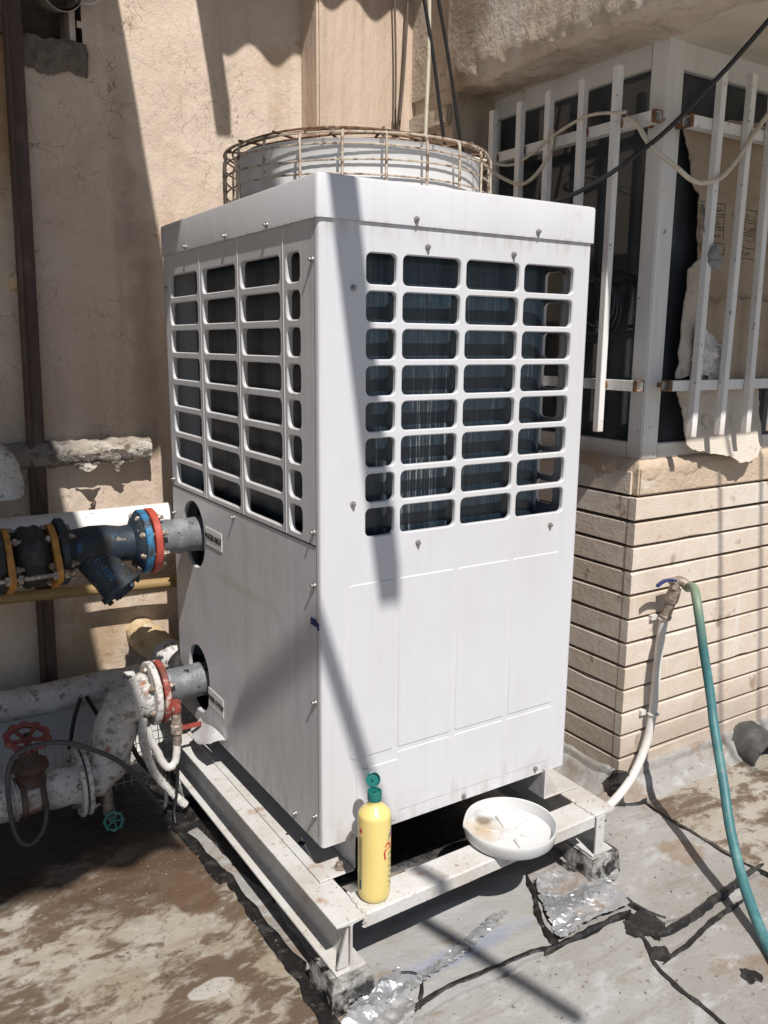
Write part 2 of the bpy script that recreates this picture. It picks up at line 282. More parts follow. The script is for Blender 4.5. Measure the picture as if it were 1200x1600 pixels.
MT['grey_wrap'] = mat('grey_wrapped_pipe', (.15, .155, .17), .5, layers=[dict(s=20, lo=.5, hi=.62, c_=(.28, .285, .30), amt=.8, d=7), dict(s=26, lo=.62, hi=.68, c_=(.02, .018, .018), d=6, o=4), dict(s=14, lo=.64, hi=.7, c_=(.5, .42, .32), amt=.7, o=9, d=7)], bump=[dict(s=(60, 10, 10), d=5, k=.5, dist=.006)])
MT['blue_iron'] = mat('dark_blue_cast_iron', (.012, .026, .042), .55, layers=[dict(s=14, lo=.46, hi=.60, c_=(.030, .026, .022), d=8, r=.85), dict(s=15, lo=.61, hi=.68, c_=(.025, .10, .21), d=7, o=4), dict(s=35, lo=.66, hi=.7, c_=(.2, .17, .12), o=8, d=6)], bump=[dict(s=60, d=6, k=.5, dist=.005)])
MT['blue_flange'] = mat('bright_blue_flange', (.03, .17, .34), .5, layers=[dict(s=30, lo=.48, hi=.6, c_=(.04, .05, .05), d=7, r=.8), dict(s=40, lo=.62, hi=.68, c_=(.4, .36, .28), o=3, d=6)], bump=[dict(s=80, d=5, k=.4, dist=.004)])
MT['red'] = mat('red_painted_flange', (.44, .075, .05), .45, layers=[dict(s=30, lo=.55, hi=.68, c_=(.30, .05, .035), amt=.7, d=6), dict(s=50, lo=.68, hi=.72, c_=(.16, .1, .07), d=6, o=3)], bump=[dict(s=60, d=5, k=.2, dist=.004)])
MT['red_old'] = mat('worn_red_flange', (.30, .055, .04), .6, layers=[dict(s=40, lo=.5, hi=.6, c_=(.14, .04, .03), d=7), dict(s=20, lo=.55, hi=.62, c_=(.55, .5, .46), amt=.85, o=3, d=7)], bump=[dict(s=60, d=5, k=.4, dist=.004)])
MT['orange'] = mat('ochre_painted_plate', (.46, .22, .045), .5, layers=[dict(s=30, lo=.5, hi=.66, c_=(.24, .10, .025), d=7), dict(s=50, lo=.66, hi=.7, c_=(.1, .06, .04), o=3)], bump=[dict(s=60, d=5, k=.3, dist=.004)])
MT['rubber'] = mat('black_rubber', (.018, .018, .018), .7, layers=[dict(s=30, lo=.5, hi=.7, c_=(.06, .058, .055))])
MT['zinc'] = mat('zinc_bolt', (.42, .39, .35), .45, .7, layers=[dict(s=90, lo=.42, hi=.58, c_=(.22, .15, .1), r=.8, m=.2, d=5)])
MT['galv'] = mat('galvanised_wire', (.50, .49, .47), .5, .5)
MT['yellow_pipe'] = mat('ochre_gas_pipe', (.30, .20, .085), .6, layers=[dict(s=14, lo=.5, hi=.65, c_=(.25, .16, .06), d=6)])
MT['black_cable'] = mat('black_cable', (.012, .013, .015), .45)
MT['grey_cable'] = mat('dusty_grey_cable', (.06, .06, .062), .6)
MT['cream_cable'] = mat('cream_cable', (.60, .54, .43), .55, layers=[dict(s=25, lo=.5, hi=.7, c_=(.38, .32, .24), amt=.7)])
MT['brown_cable'] = mat('brown_cable', (.12, .09, .07), .6)
MT['pvc'] = mat('white_pvc_pipe', (.66, .64, .60), .5, layers=[dict(s=20, lo=.5, hi=.75, c_=(.5, .46, .4), amt=.7, d=6)])
MT['brass'] = mat('tarnished_tap_metal', (.30, .24, .20), .5, .6, layers=[dict(s=60, lo=.45, hi=.65, c_=(.40, .33, .28), r=.8, m=.1), dict(s=80, lo=.6, hi=.7, c_=(.13, .09, .07), r=.8, m=.1, o=4)], bump=[dict(s=120, d=4, k=.5, dist=.003)])
MT['navy'] = mat('navy_lever', (.02, .035, .14), .4)
MT['hose'] = mat('teal_garden_hose', (.045, .155, .168), .5, layers=[dict(s=40, lo=.52, hi=.66, c_=(.12, .17, .155), amt=.6, d=7, o=5), dict(s=(18, 18, 6), lo=.5, hi=.72, c_=(.14, .30, .30), amt=.7), dict(t='axis', a=2, lo=.30, hi=.46, c_=(.22, .27, .17), amt=.8)])
MT['green_wheel'] = mat('green_handwheel', (.05, .22, .19), .5, layers=[dict(s=60, lo=.55, hi=.65, c_=(.35, .36, .33), amt=.8, d=5)])
MT['red_wheel'] = mat('dusty_red_handwheel', (.21, .05, .045), .55, layers=[dict(s=30, lo=.5, hi=.7, c_=(.2, .08, .07), amt=.7)], bump=[dict(s=60, d=5, k=.3, dist=.004)])
MT['bottle'] = mat('yellow_plastic', (.78, .62, .22), .38, layers=[dict(s=(9, 9, 5), lo=.5, hi=.75, c_=(.68, .52, .2), amt=.5), dict(s=120, lo=.73, hi=.77, c_=(.35, .25, .1), amt=.8)], coat=.15)
MT['cap'] = mat('green_cap_plastic', (.01, .14, .125), .32, coat=.2)
MT['label_red'] = mat('red_print', (.55, .03, .06), .5)
MT['label_blue'] = mat('navy_print', (.03, .06, .22), .5)
MT['label_teal'] = mat('teal_print', (.06, .22, .24), .5)
MT['label_grey'] = mat('grey_print', (.20, .22, .14), .6)
MT['tray'] = mat('white_plastic_tray', (.60, .60, .60), .4, layers=[
    dict(t='spot', c=(.475, -.045, -.08), rad=(.075, .065, .05), fa=1.3, fs=25, lo=1.0, hi=.3, c_=(.48, .37, .24), amt=.8),
    dict(t='spot', c=(.51, -.01, -.08), rad=(.035, .03, .05), fa=1.2, fs=30, lo=1.0, hi=.4, c_=(.16, .12, .08), amt=.8)])
MT['asbestos'] = mat('grey_cement_sheet', (.40, .39, .37), .9, layers=[dict(s=6, lo=.45, hi=.7, c_=(.28, .26, .24))])
def glass_mat():
    m = bpy.data.materials.new('dusty_window_glass'); m.use_nodes = True; nt = m.node_tree; N = nt.nodes; L = nt.links
    out = N['Material Output']; N.remove(N['Principled BSDF'])
    tr = N.new('ShaderNodeBsdfTransparent'); tr.inputs[0].default_value = (.30, .33, .37, 1)
    gl = N.new('ShaderNodeBsdfGlossy'); gl.inputs['Roughness'].default_value = .04
    df = N.new('ShaderNodeBsdfDiffuse'); df.inputs[0].default_value = (.24, .27, .30, 1)
    fr = N.new('ShaderNodeFresnel'); fr.inputs[0].default_value = 1.5
    n = N.new('ShaderNodeTexNoise'); n.inputs['Scale'].default_value = 5; n.inputs['Detail'].default_value = 7
    mr = N.new('ShaderNodeMapRange'); mr.inputs[1].default_value = .4; mr.inputs[2].default_value = .75; mr.inputs[3].default_value = .12; mr.inputs[4].default_value = .32
    g = N.new('ShaderNodeNewGeometry'); L.new(g.outputs['Position'], n.inputs['Vector']); L.new(n.outputs['Fac'], mr.inputs[0])
    a = N.new('ShaderNodeMixShader'); L.new(fr.outputs[0], a.inputs[0]); L.new(tr.outputs[0], a.inputs[1]); L.new(gl.outputs[0], a.inputs[2])
    b = N.new('ShaderNodeMixShader'); L.new(mr.outputs[0], b.inputs[0]); L.new(a.outputs[0], b.inputs[1]); L.new(df.outputs[0], b.inputs[2])
    L.new(b.outputs[0], out.inputs[0]); return m
MT['glass'] = glass_mat()

# ------------------------------------------------------------------ mesh helpers
def V(*a): return Vector(a)
def frame(d):
    d = d.normalized(); a = Vector((0, 0, 1)) if abs(d.z) < .9 else Vector((1, 0, 0))
    x = a.cross(d).normalized(); return x, d.cross(x), d
def smooth(pts, n=6):
    P = [Vector(p) for p in pts]; P = [2 * P[0] - P[1]] + P + [2 * P[-1] - P[-2]]; out = []
    for i in range(1, len(P) - 2):
        for k in range(n):
            t = k / n; a, b, c, d = P[i - 1:i + 3]
            out.append(.5 * ((2 * b) + (c - a) * t + (2 * a - 5 * b + 4 * c - d) * t * t + (3 * b - a - 3 * c + d) * t ** 3))
    out.append(P[-2]); return out
class MB:
    def __init__(s): s.v = []; s.f = []
    def add(s, vs, fs):
        o = len(s.v); s.v += [Vector(v) for v in vs]; s.f += [tuple(i + o for i in f) for f in fs]; return s
    def box(s, a, b, M=None):
        x0, y0, z0 = a; x1, y1, z1 = b
        vs = [V(x, y, z) for z in (z0, z1) for y in (y0, y1) for x in (x0, x1)]
        if M: vs = [M @ v for v in vs]
        return s.add(vs, [(0, 2, 3, 1), (4, 5, 7, 6), (0, 1, 5, 4), (2, 6, 7, 3), (0, 4, 6, 2), (1, 3, 7, 5)])
    def bar(s, p, q, w, h, up=(0, 0, 1)):
        p, q = Vector(p), Vector(q); d = (q - p); L = d.length; d.normalize(); y = Vector(up); x = d.cross(y).normalized(); y = x.cross(d)
        M = Matrix((x, y, d)).transposed().to_4x4(); M.translation = p
        return s.box((-w / 2, -h / 2, 0), (w / 2, h / 2, L), M)
    def tube(s, pts, r, n=10, caps=True, jit=0.0, js=20.0):
        P = [Vector(p) for p in pts]; rs = r if hasattr(r, '__len__') else [r] * len(P)
        x = None; base = len(s.v); vs = []; fs = []
        for i, p in enumerate(P):
            d = (P[min(i + 1, len(P) - 1)] - P[max(i - 1, 0)]).normalized()
            if x is None: x, y, _ = frame(d)
            else: x = (x - d * x.dot(d)).normalized(); y = d.cross(x)
            for k in range(n):
                a = 2 * math.pi * k / n; w = x * math.cos(a) + y * math.sin(a); q = p + w * rs[i]
                if jit: q += w * jit * (noise.noise(q * js) + .6 * noise.noise(q * js * 2.7))
                vs.append(q)
        m = len(P)
        for i in range(m - 1):
            for k in range(n): fs.append((i * n + k, i * n + (k + 1) % n, (i + 1) * n + (k + 1) % n, (i + 1) * n + k))
        if caps: fs.append(tuple(range(n - 1, -1, -1))); fs.append(tuple((m - 1) * n + k for k in range(n)))
        return s.add(vs, fs)
    def cyl(s, p, q, r0, r1=None, n=20, caps=True): return s.tube([p, q], [r0, r0 if r1 is None else r1], n, caps)
    def lathe(s, prof, o=(0, 0, 0), ax=(0, 0, 1), n=32, arc=None):
        x, y, z = frame(Vector(ax)); o = Vector(o); vs = []; fs = []; m = len(prof)
        for (r, h) in prof:
            for k in range(n):
                a = 2 * math.pi * k / n; vs.append(o + (x * math.cos(a) + y * math.sin(a)) * r + z * h)
        for i in range(m - 1):
            for k in range(n): fs.append((i * n + k, i * n + (k + 1) % n, (i + 1) * n + (k + 1) % n, (i + 1) * n + k))
        return s.add(vs, fs)
    def torus(s, c, ax, Rr, r, n=40, m=8, a0=0, a1=2 * math.pi):
        x, y, z = frame(Vector(ax)); c = Vector(c); full = abs(a1 - a0 - 2 * math.pi) < 1e-6
        pts = [c + (x * math.cos(a0 + (a1 - a0) * k / n) + y * math.sin(a0 + (a1 - a0) * k / n)) * Rr for k in range(n + (0 if full else 1))]
        if not full: return s.tube(pts, r, m)
        vs = []; fs = []
        for k in range(n):
            a = 2 * math.pi * k / n; w = x * math.cos(a) + y * math.sin(a)
            for j in range(m):
                b = 2 * math.pi * j / m; vs.append(c + w * (Rr + r * math.cos(b)) + z * r * math.sin(b))
        for k in range(n):
            for j in range(m): fs.append((k * m + j, ((k + 1) % n) * m + j, ((k + 1) % n) * m + (j + 1) % m, k * m + (j + 1) % m))
        return s.add(vs, fs)
    def prism(s, poly, o, ex, ey, ez, t):      # extrude a 2-D outline
        o, ex, ey, ez = Vector(o), Vector(ex), Vector(ey), Vector(ez); n = len(poly)
        vs = [o + ex * a + ey * b for a, b in poly] + [o + ex * a + ey * b + ez * t for a, b in poly]
        return s.add(vs, [tuple(range(n - 1, -1, -1)), tuple(range(n, 2 * n))] + [(i, (i + 1) % n, n + (i + 1) % n, n + i) for i in range(n)])
    def sheet(s, fn, nu, nv, t=None):          # fn(u,v) -> point ; optional thickness along the local normal
        vs = [Vector(fn(i / nu, j / nv)) for j in range(nv + 1) for i in range(nu + 1)]
        fs = [(j * (nu + 1) + i, j * (nu + 1) + i + 1, (j + 1) * (nu + 1) + i + 1, (j + 1) * (nu + 1) + i) for j in range(nv) for i in range(nu)]
        if t:
            n = (vs[1] - vs[0]).cross(vs[nu + 1] - vs[0]).normalized(); m = len(vs); b = [v - n * t for v in vs]
            rim = [i for i in range(nu)] + [(j * (nu + 1) + nu) for j in range(nv)] + [nv * (nu + 1) + nu - i for i in range(nu)] + [(nv - j) * (nu + 1) for j in range(nv)]
            fs += [tuple(reversed([i + m for i in f])) for f in fs] + [(rim[(k + 1) % len(rim)], rim[k], rim[k] + m, rim[(k + 1) % len(rim)] + m) for k in range(len(rim))]
            vs = vs + b
        return s.add(vs, fs)
    def build(s, name, m, parent=None, bevel=0.0, seg=2, ang=35, flat=False, recalc=True, origin=None):
        o = Vector((0, 0, 0)) if origin is None else Vector(origin)
        if parent is not None: o = wloc(parent)
        me = bpy.data.meshes.new(name); me.from_pydata([tuple(v - o) for v in s.v], [], s.f)
        bm = bmesh.new(); bm.from_mesh(me)
        if bevel:
            bmesh.ops.remove_doubles(bm, verts=bm.verts, dist=1e-6)
            es = [e for e in bm.edges if len(e.link_faces) == 2 and e.calc_face_angle(0) > R(25)]
            bmesh.ops.bevel(bm, geom=es, offset=bevel, segments=seg, affect='EDGES', clamp_overlap=True)
        if recalc: bmesh.ops.recalc_face_normals(bm, faces=bm.faces)
        bm.to_mesh(me); bm.free()
        if not flat: me.shade_smooth(); me.set_sharp_from_angle(angle=R(ang))
        me.materials.append(m)
        ob = bpy.data.objects.new(name, me); COL.objects.link(ob)
        if parent is not None: ob.parent = parent
        else: ob.location = o
        return ob
WL = {}
def wloc(o):
    p = Vector(o.location)
    while o.parent: o = o.parent; p = p + Vector(o.location)
    return p
def tag(o, label, cat, group=None, kind=None):
    o['label'] = label; o['category'] = cat
    if group: o['group'] = group
    if kind: o['kind'] = kind
    return o
def thing(name, loc, label, cat, group=None):
    o = bpy.data.objects.new(name, None); COL.objects.link(o); o.location = loc; o.empty_display_size = .05
    return tag(o, label, cat, group)
def lab(o, label): o['label'] = label; return o
def copy_part(src, parent, world):
    c = src.copy(); COL.objects.link(c); c.parent = parent; c.location = Vector(world) - wloc(parent); return c
def text_mesh(txt, size, depth=0.0):
    cu = bpy.data.curves.new('t', 'FONT'); cu.body = txt; cu.size = size; cu.align_x = 'CENTER'; cu.align_y = 'CENTER'; cu.resolution_u = 2
    ob = bpy.data.objects.new('t', cu); COL.objects.link(ob); dg = bpy.context.evaluated_depsgraph_get()
    me = bpy.data.meshes.new_from_object(ob.evaluated_get(dg)); vs = [(v.co.x, v.co.y) for v in me.vertices]; fs = [tuple(p.vertices) for p in me.polygons]
    bpy.data.objects.remove(ob); bpy.data.curves.remove(cu); bpy.data.meshes.remove(me); return vs, fs
def nz(x, y, z=0.0, s=1.0): return noise.noise(Vector((x * s, y * s, z * s)))
def rrect(x0, x1, y0, y1, r, k=4):
    pts = []
    for cx, cy, a in ((x1 - r, y1 - r, 0), (x0 + r, y1 - r, 90), (x0 + r, y0 + r, 180), (x1 - r, y0 + r, 270)):
        for i in range(k + 1):
            b = R(a + 90 * i / k); pts.append((cx + r * math.cos(b), cy + r * math.sin(b)))
    return pts

# ================================================================== THE SETTING
# ---- flat roof
def ground_z(x, y):
    if abs(x) > 4 or abs(y) > 4: return G
    return G + .003 * nz(x, y, 0, 6) + .002 * nz(x, y, 5, 17)
xs = [-60, -20, -8, -4, -2.5] + [-1.7 + i * .03 for i in range(150)] + [3.2, 5, 12, 60]
ys = [-60, -20, -8, -4, -2.5] + [-1.5 + i * .03 for i in range(100)] + [2, 5, 12, 60]
mb = MB(); mb.v = [V(x, y, ground_z(x, y)) for y in ys for x in xs]; W_ = len(xs)
mb.f = [(j * W_ + i, j * W_ + i + 1, (j + 1) * W_ + i + 1, (j + 1) * W_ + i) for j in range(len(ys) - 1) for i in range(W_ - 1)]
ground = mb.build('ground', MT['membrane'], ang=180); ground['kind'] = 'structure'

def patch(name, corners, m, parent, t=.004, lift=.0, jit=.012, nu=40, nv=24, wr=0.0, seed=0.0):
    # a strip of roofing felt laid on the roof: frayed outline, real thickness, slight waves
    A, B, C, D = [Vector((c[0], c[1], 0)) for c in corners]
    def fn(u, v):
        p = (A * (1 - u) + B * u) * (1 - v) + (D * (1 - u) + C * u) * v
        e = min(u, 1 - u, v, 1 - v)
        if e < 1e-6: p = p + Vector((nz(p.x, p.y, seed, 14), nz(p.x, p.y, seed + 9, 14), 0)) * jit + Vector((nz(p.x, p.y, seed, 50), nz(p.x, p.y, seed + 9, 50), 0)) * jit * .4
        z = ground_z(p.x, p.y) + lift + t + .003 * (1 + nz(p.x, p.y, seed + 3, 9)) + wr * max(0, nz(p.x * .5, p.y * 3, seed, 6)) ** 2
        return V(p.x, p.y, z)
    mb = MB(); mb.sheet(fn, nu, nv, t + .012); return mb.build(name, m, parent, ang=40)
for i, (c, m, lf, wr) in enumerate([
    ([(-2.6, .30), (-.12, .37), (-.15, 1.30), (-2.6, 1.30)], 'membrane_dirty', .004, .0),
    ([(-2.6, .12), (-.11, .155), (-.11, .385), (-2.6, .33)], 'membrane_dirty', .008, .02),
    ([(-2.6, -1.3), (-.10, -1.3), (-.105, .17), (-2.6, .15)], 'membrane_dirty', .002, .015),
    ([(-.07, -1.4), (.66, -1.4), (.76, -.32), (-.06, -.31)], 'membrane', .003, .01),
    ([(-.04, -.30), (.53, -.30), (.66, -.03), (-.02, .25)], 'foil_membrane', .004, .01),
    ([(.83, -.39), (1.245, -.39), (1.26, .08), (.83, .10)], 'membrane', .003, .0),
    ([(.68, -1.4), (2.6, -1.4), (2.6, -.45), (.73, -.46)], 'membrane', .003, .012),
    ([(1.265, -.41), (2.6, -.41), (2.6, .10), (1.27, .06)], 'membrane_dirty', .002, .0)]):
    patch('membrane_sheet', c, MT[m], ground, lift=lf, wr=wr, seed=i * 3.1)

def tar_strip(pts, w, lift=.011, seed=0.0, n=7):
    P = smooth([(x, y, 0) for x, y in pts], n); mb = MB(); K = 6
    vs = []
    for i, p in enumerate(P):
        d = (P[min(i + 1, len(P) - 1)] - P[max(i - 1, 0)]).normalized(); x = Vector((-d.y, d.x, 0))
        end = min(i, len(P) - 1 - i); tw = min(1, .25 + end * .35)
        wl = w * tw * (.75 + .9 * abs(nz(p.x, p.y, seed, 16)) + .5 * nz(p.x, p.y, seed + 2, 55)); wr_ = w * tw * (.75 + .9 * abs(nz(p.x, p.y, seed + 7, 16)) + .5 * nz(p.x, p.y, seed + 5, 55))
        for k in range(K + 1):
            s_ = k / K * 2 - 1; q = p + x * (wl if s_ < 0 else wr_) * s_ * .5
            q.z = ground_z(q.x, q.y) + lift + .004 * (1 - s_ * s_) + .0015 * nz(q.x, q.y, seed, 60) - (.014 if abs(s_) > .99 else 0); vs.append(q)
    mb.add(vs, [(i * (K + 1) + k, i * (K + 1) + k + 1, (i + 1) * (K + 1) + k + 1, (i + 1) * (K + 1) + k) for i in range(len(P) - 1) for k in range(K)])
    return mb.build('tar_seam', MT['tar'], ground, ang=60)
for i, (pts, w) in enumerate([
    ([(-.062, -.308), (.035, -.289), (.185, -.268), (.315, -.274), (.453, -.284), (.523, -.300), (.664, -.302), (.793, -.306)], .022),
    ([(.655, -.034), (.601, -.130), (.557, -.196), (.532, -.255), (.523, -.300)], .030),
    ([(.815, -.10), (.828, -.204), (.822, -.314), (.850, -.378)], .014),
    ([(1.272, .075), (1.256, -.096), (1.248, -.223), (1.249, -.313), (1.263, -.389), (1.275, -.463)], .011),
    ([(.754, -.318), (.727, -.418), (.685, -.478), (.670, -.564), (.668, -.656), (.650, -.80), (.64, -1.0)], .020),
    ([(.760, -.406), (.902, -.410), (1.004, -.398), (1.119, -.386), (1.206, -.375), (1.3, -.37)], .026),
    ([(.700, -.492), (.854, -.470), (.969, -.452), (1.095, -.442)], .020),
    ([(-.10, -.40), (-.095, -.2), (-.085, 0), (-.10, .3), (-.12, .6), (-.15, .9)], .055),
    ([(.02, -.24), (.10, -.17), (.16, -.20), (.10, -.29)], .016),
    ([(1.2, .13), (1.195, .085), (1.24, .06), (1.3, .07)], .022)]):
    tar_strip(pts, w, seed=i * 4.3)
def tar_blob(poly, seed):
    # pool of tar with a scalloped edge
    c = Vector((sum(p[0] for p in poly) / len(poly), sum(p[1] for p in poly) / len(poly), 0)); P = smooth([(x, y, 0) for x, y in poly + [poly[0]]], 9)[:-1]
    P = [p + Vector((nz(p.x, p.y, seed, 40), nz(p.x, p.y, seed + 4, 40), 0)) * .018 + Vector((nz(p.x, p.y, seed + 2, 110), nz(p.x, p.y, seed + 6, 110), 0)) * .008 for p in P]; n = len(P); vs = []
    for k, s_ in enumerate((1.0, .96, .7, .35)):
        for p in P:
            q = c + (p - c) * s_; q.z = ground_z(q.x, q.y) + (-.004 if k == 0 else .0125 + .001 * k + .001 * nz(q.x, q.y, 1, 50)); vs.append(q)
    vs.append(V(c.x, c.y, ground_z(c.x, c.y) + .016))
    fs = [(k * n + i, k * n + (i + 1) % n, (k + 1) * n + (i + 1) % n, (k + 1) * n + i) for k in range(3) for i in range(n)] + [(3 * n + i, 3 * n + (i + 1) % n, 4 * n) for i in range(n)]
    mb = MB(); mb.add(vs, fs); return mb.build('tar_patch', MT['tar'], ground, ang=60)
tar_blob([(.777, -.315), (.825, -.33), (.832, -.385), (.80, -.41), (.755, -.405), (.715, -.39), (.71, -.36)], 1)
tar_blob([(.755, -.44), (.745, -.485), (.70, -.48), (.695, -.44)], 5)
tar_blob([(.85, -.60), (.875, -.63), (.845, -.655), (.83, -.63)], 9)
tar_blob([(-.02, .25), (.75, .2), (.8, .9), (.0, 1.1), (-.06, .6)], 13)
tar_blob([(-.16, .72), (-.02, .75), (-.02, 1.1), (-.3, 1.15), (-.4, .95)], 17)
def foil(poly, hmax, seed, name='foil_patch', step=.0068):
    xs_ = [p[0] for p in poly]; ys_ = [p[1] for p in poly]; nx = int((max(xs_) - min(xs_)) / step) + 1; ny = int((max(ys_) - min(ys_)) / step) + 1
    P = smooth([(x, y, 0) for x, y in poly + [poly[0]]], 4); cx, cy = sum(xs_) / len(xs_), sum(ys_) / len(ys_)
    def inside(x, y):
        c = False; j = len(P) - 1
        for i in range(len(P)):
            if (P[i].y > y) != (P[j].y > y) and x < (P[j].x - P[i].x) * (y - P[i].y) / (P[j].y - P[i].y) + P[i].x: c = not c
            j = i
        return c
    vs = []; ok = []; rn = random.Random(seed)
    for j in range(ny + 1):
        for i in range(nx + 1):
            x = min(xs_) + (i + rn.uniform(-.42, .42)) * step; y = min(ys_) + (j + rn.uniform(-.42, .42)) * step
            h = hmax * (.9 * max(0, .35 + nz(x * .6, y * 1.5, seed, 11)) + .55 * (1 - 2 * abs(nz(x, y, seed + 3, 26))) * .5) + .0030 * rn.random() ** 2; h = max(0, h)
            vs.append(V(x, y, ground_z(x, y) + .0135 + h)); ok.append(inside(x, y))
    W = nx + 1; fs = []
    for j in range(ny):
        for i in range(nx):
            q = [j * W + i, j * W + i + 1, (j + 1) * W + i + 1, (j + 1) * W + i]
            if rn.random() < .5: q = q[1:] + q[:1]
            for t_ in ((q[0], q[1], q[2]), (q[0], q[2], q[3])):
                if all(ok[k_] for k_ in t_): fs.append(t_)
    mb = MB(); mb.add(vs, fs); return mb.build(name, MT['foil'], ground, ang=24)
foil([(.655, -.07), (.737, -.075), (.822, -.148), (.810, -.291), (.677, -.286), (.545, -.290), (.575, -.199), (.61, -.13)], .014, 2)
foil([(.775, -.04), (.90, -.03), (.93, -.12), (.86, -.20), (.80, -.16)], .018, 12)
foil([(.05, -.215), (.16, -.195), (.25, -.178), (.36, -.15), (.46, -.118), (.50, -.14), (.40, -.175), (.28, -.208), (.17, -.228), (.08, -.24)], .005, 31)
foil([(-.063, -.224), (-.02, -.19), (.076, -.171), (.126, -.165), (.086, -.294), (-.002, -.346), (-.130, -.286)], .022, 6)

# ---- back wall: plaster field with a broken opening, pillar, white skirting
WY = 1.35
wall = thing('plaster_wall', (-.4, WY, G), 'tall cracked beige plaster wall behind the chiller, part sunlit part shaded', 'wall')
def in_hole(x, z):
    return -.315 + .02 * nz(x, z, 1, 20) < x < -.135 + .02 * nz(x, z, 2, 25) and 2.10 + .035 * nz(x, z, 3, 12) + .015 * nz(x, z, 8, 40) < z < 2.62
xs = [-8, -5, -3, -2] + [-1.2 + .015 * i for i in range(126)] + [.68]; zs = [G - .05] + [G + .02 * i for i in range(1, 140)] + [2.6, 2.9, 3.4]
mb = MB(); W_ = len(xs)
mb.v = [V(x, WY + (.006 * nz(x, z, 0, 3) + .003 * nz(x, z, 4, 11) if x > -1.3 else 0), z) for z in zs for x in xs]
mb.f = [(j * W_ + i, j * W_ + i + 1, (j + 1) * W_ + i + 1, (j + 1) * W_ + i) for j in range(len(zs) - 1) for i in range(W_ - 1) if not in_hole((xs[i] + xs[i + 1]) / 2, (zs[j] + zs[j + 1]) / 2)]
mb.build('plaster_face', MT['plaster'], wall, ang=60)
mb = MB(); mb.box((-8, WY + .25, G - .1), (.68, WY + .35, 3.4)); mb.build('wall_backing', MT['pillar'], wall)
mb = MB()
for a, b in (((-.36, WY + .006, 2.04), (-.345, WY + .26, 2.7)), ((-.125, WY + .006, 2.04), (-.11, WY + .26, 2.7)), ((-.36, WY + .006, 2.03), (-.11, WY + .26, 2.05)), ((-.36, WY + .2, 2.03), (-.11, WY + .215, 2.7))): mb.box(a, b)
mb.build('opening_lining', mat('rough_mortar_lining', (.20, .17, .14), .95, layers=[dict(s=30, lo=.45, hi=.65, c_=(.12, .1, .085), d=6)], bump=[dict(s=40, d=7, k=1.0, dist=.02)]), wall)
mb = MB()
def lump(u, v):
    x = -.35 + u * .225; z = 2.075 + v * .10 + (.020 * nz(x, 0, 3, 14) + .012 * nz(x, v, 3, 45) + .008 * nz(x, v, 6, 110)) * (1 - .5 * v)
    return V(x, WY - .004 - .022 * max(0, math.sin(math.pi * v)) * (.7 + .8 * nz(x, z, 7, 25)) , z)
mb.sheet(lump, 110, 30); mb.build('mortar_patch', bpy.data.materials['rough_mortar_lining'], wall, ang=50)
mb = MB(); mb.box((.652, 1.22, G - .05), (1.15, 1.6, 3.4)); mb.build('pillar', MT['pillar'], wall, bevel=.008)
mb = MB(); mb.box((-8, WY - .022, G - .05), (.64, WY + .01, -.02)); mb.build('skirting', MT['white_pipe'], wall, bevel=.004)
# strip of torn lagging hanging under the pipe is part of that pipe (below)

# ---- window bay on the right
bay = thing('window_bay', (1.226, .14, G), 'projecting stone clad bay with white corner window under a weathered concrete slab', 'building')
mb = MB(); mb.box((1.252, .166, G - .1), (3.4, 1.30, .80)); mb.build('core', MT['mortar'], bay)
tiles_src = {}
def tile(a, b, k):
    # one stone strip: chamfered, slightly wavy and chipped arris; the long axis is x (front) or y (flank)
    ax = 0 if (b[0] - a[0]) > (b[1] - a[1]) else 1; n_ = 6; mb = MB(); L = b[ax] - a[ax]; out = 1 - ax
    sd = random.random() * 50; dz = random.uniform(-.0009, .0009)
    for i in range(n_ + 1):
        t = a[ax] + L * i / n_; e = .0022 + .0016 * max(0, nz(t, sd, 0, 9)) + (.006 * random.random() if random.random() < .07 else 0); e2 = .0018 + .0016 * max(0, nz(t, sd, 5, 9)) + (.005 * random.random() if random.random() < .07 else 0)
        o0, o1 = a[out], b[out]; w = .0009 * nz(t, sd, 9, 7)
        for o_, z in ((o1, a[2]), (o0 + e2, a[2]), (o0 + w, a[2] + e2), (o0 + w, b[2] - e), (o0 + e, b[2]), (o1, b[2])):
            mb.v.append(V(t, o_, z + dz) if ax == 0 else V(o_, t, z + dz))
    for i in range(n_):
        for q in range(6): mb.f.append((i * 6 + q, i * 6 + (q + 1) % 6, (i + 1) * 6 + (q + 1) % 6, (i + 1) * 6 + q))
    mb.f += [tuple(range(5, -1, -1)), tuple(n_ * 6 + q for q in range(6))]
    return mb.build('tile', MT['tile'][k], bay, ang=25)
PITCH = .0830; z0 = .672 - 11 * PITCH
for r in range(12):
    za = z0 + r * PITCH + .0052; zb = z0 + (r + 1) * PITCH - .0052
    if r == 11: pass
    rnd = random.Random(r * 13 + 5); x = 1.226
    ln = [.30, .38, .46, .58]; first = True
    while x < 3.3:
        w = rnd.choice(ln) if not first else rnd.choice(ln[1:]); first = False
        off = rnd.uniform(-.0010, .0010)
        tile((x, .140 + off, za), (x + w - .0006, .170 + off, zb), rnd.randrange(3)); x += w
    y = .1712
    first = True
    while y < 1.28:
        w = rnd.choice([.34, .42]); off = rnd.uniform(-.0010, .0010)
        if rnd.random() < .0: pass
        tile((1.2275 + off, y, za), (1.256 + off, y + w - .0006, zb), rnd.randrange(3)); y += w
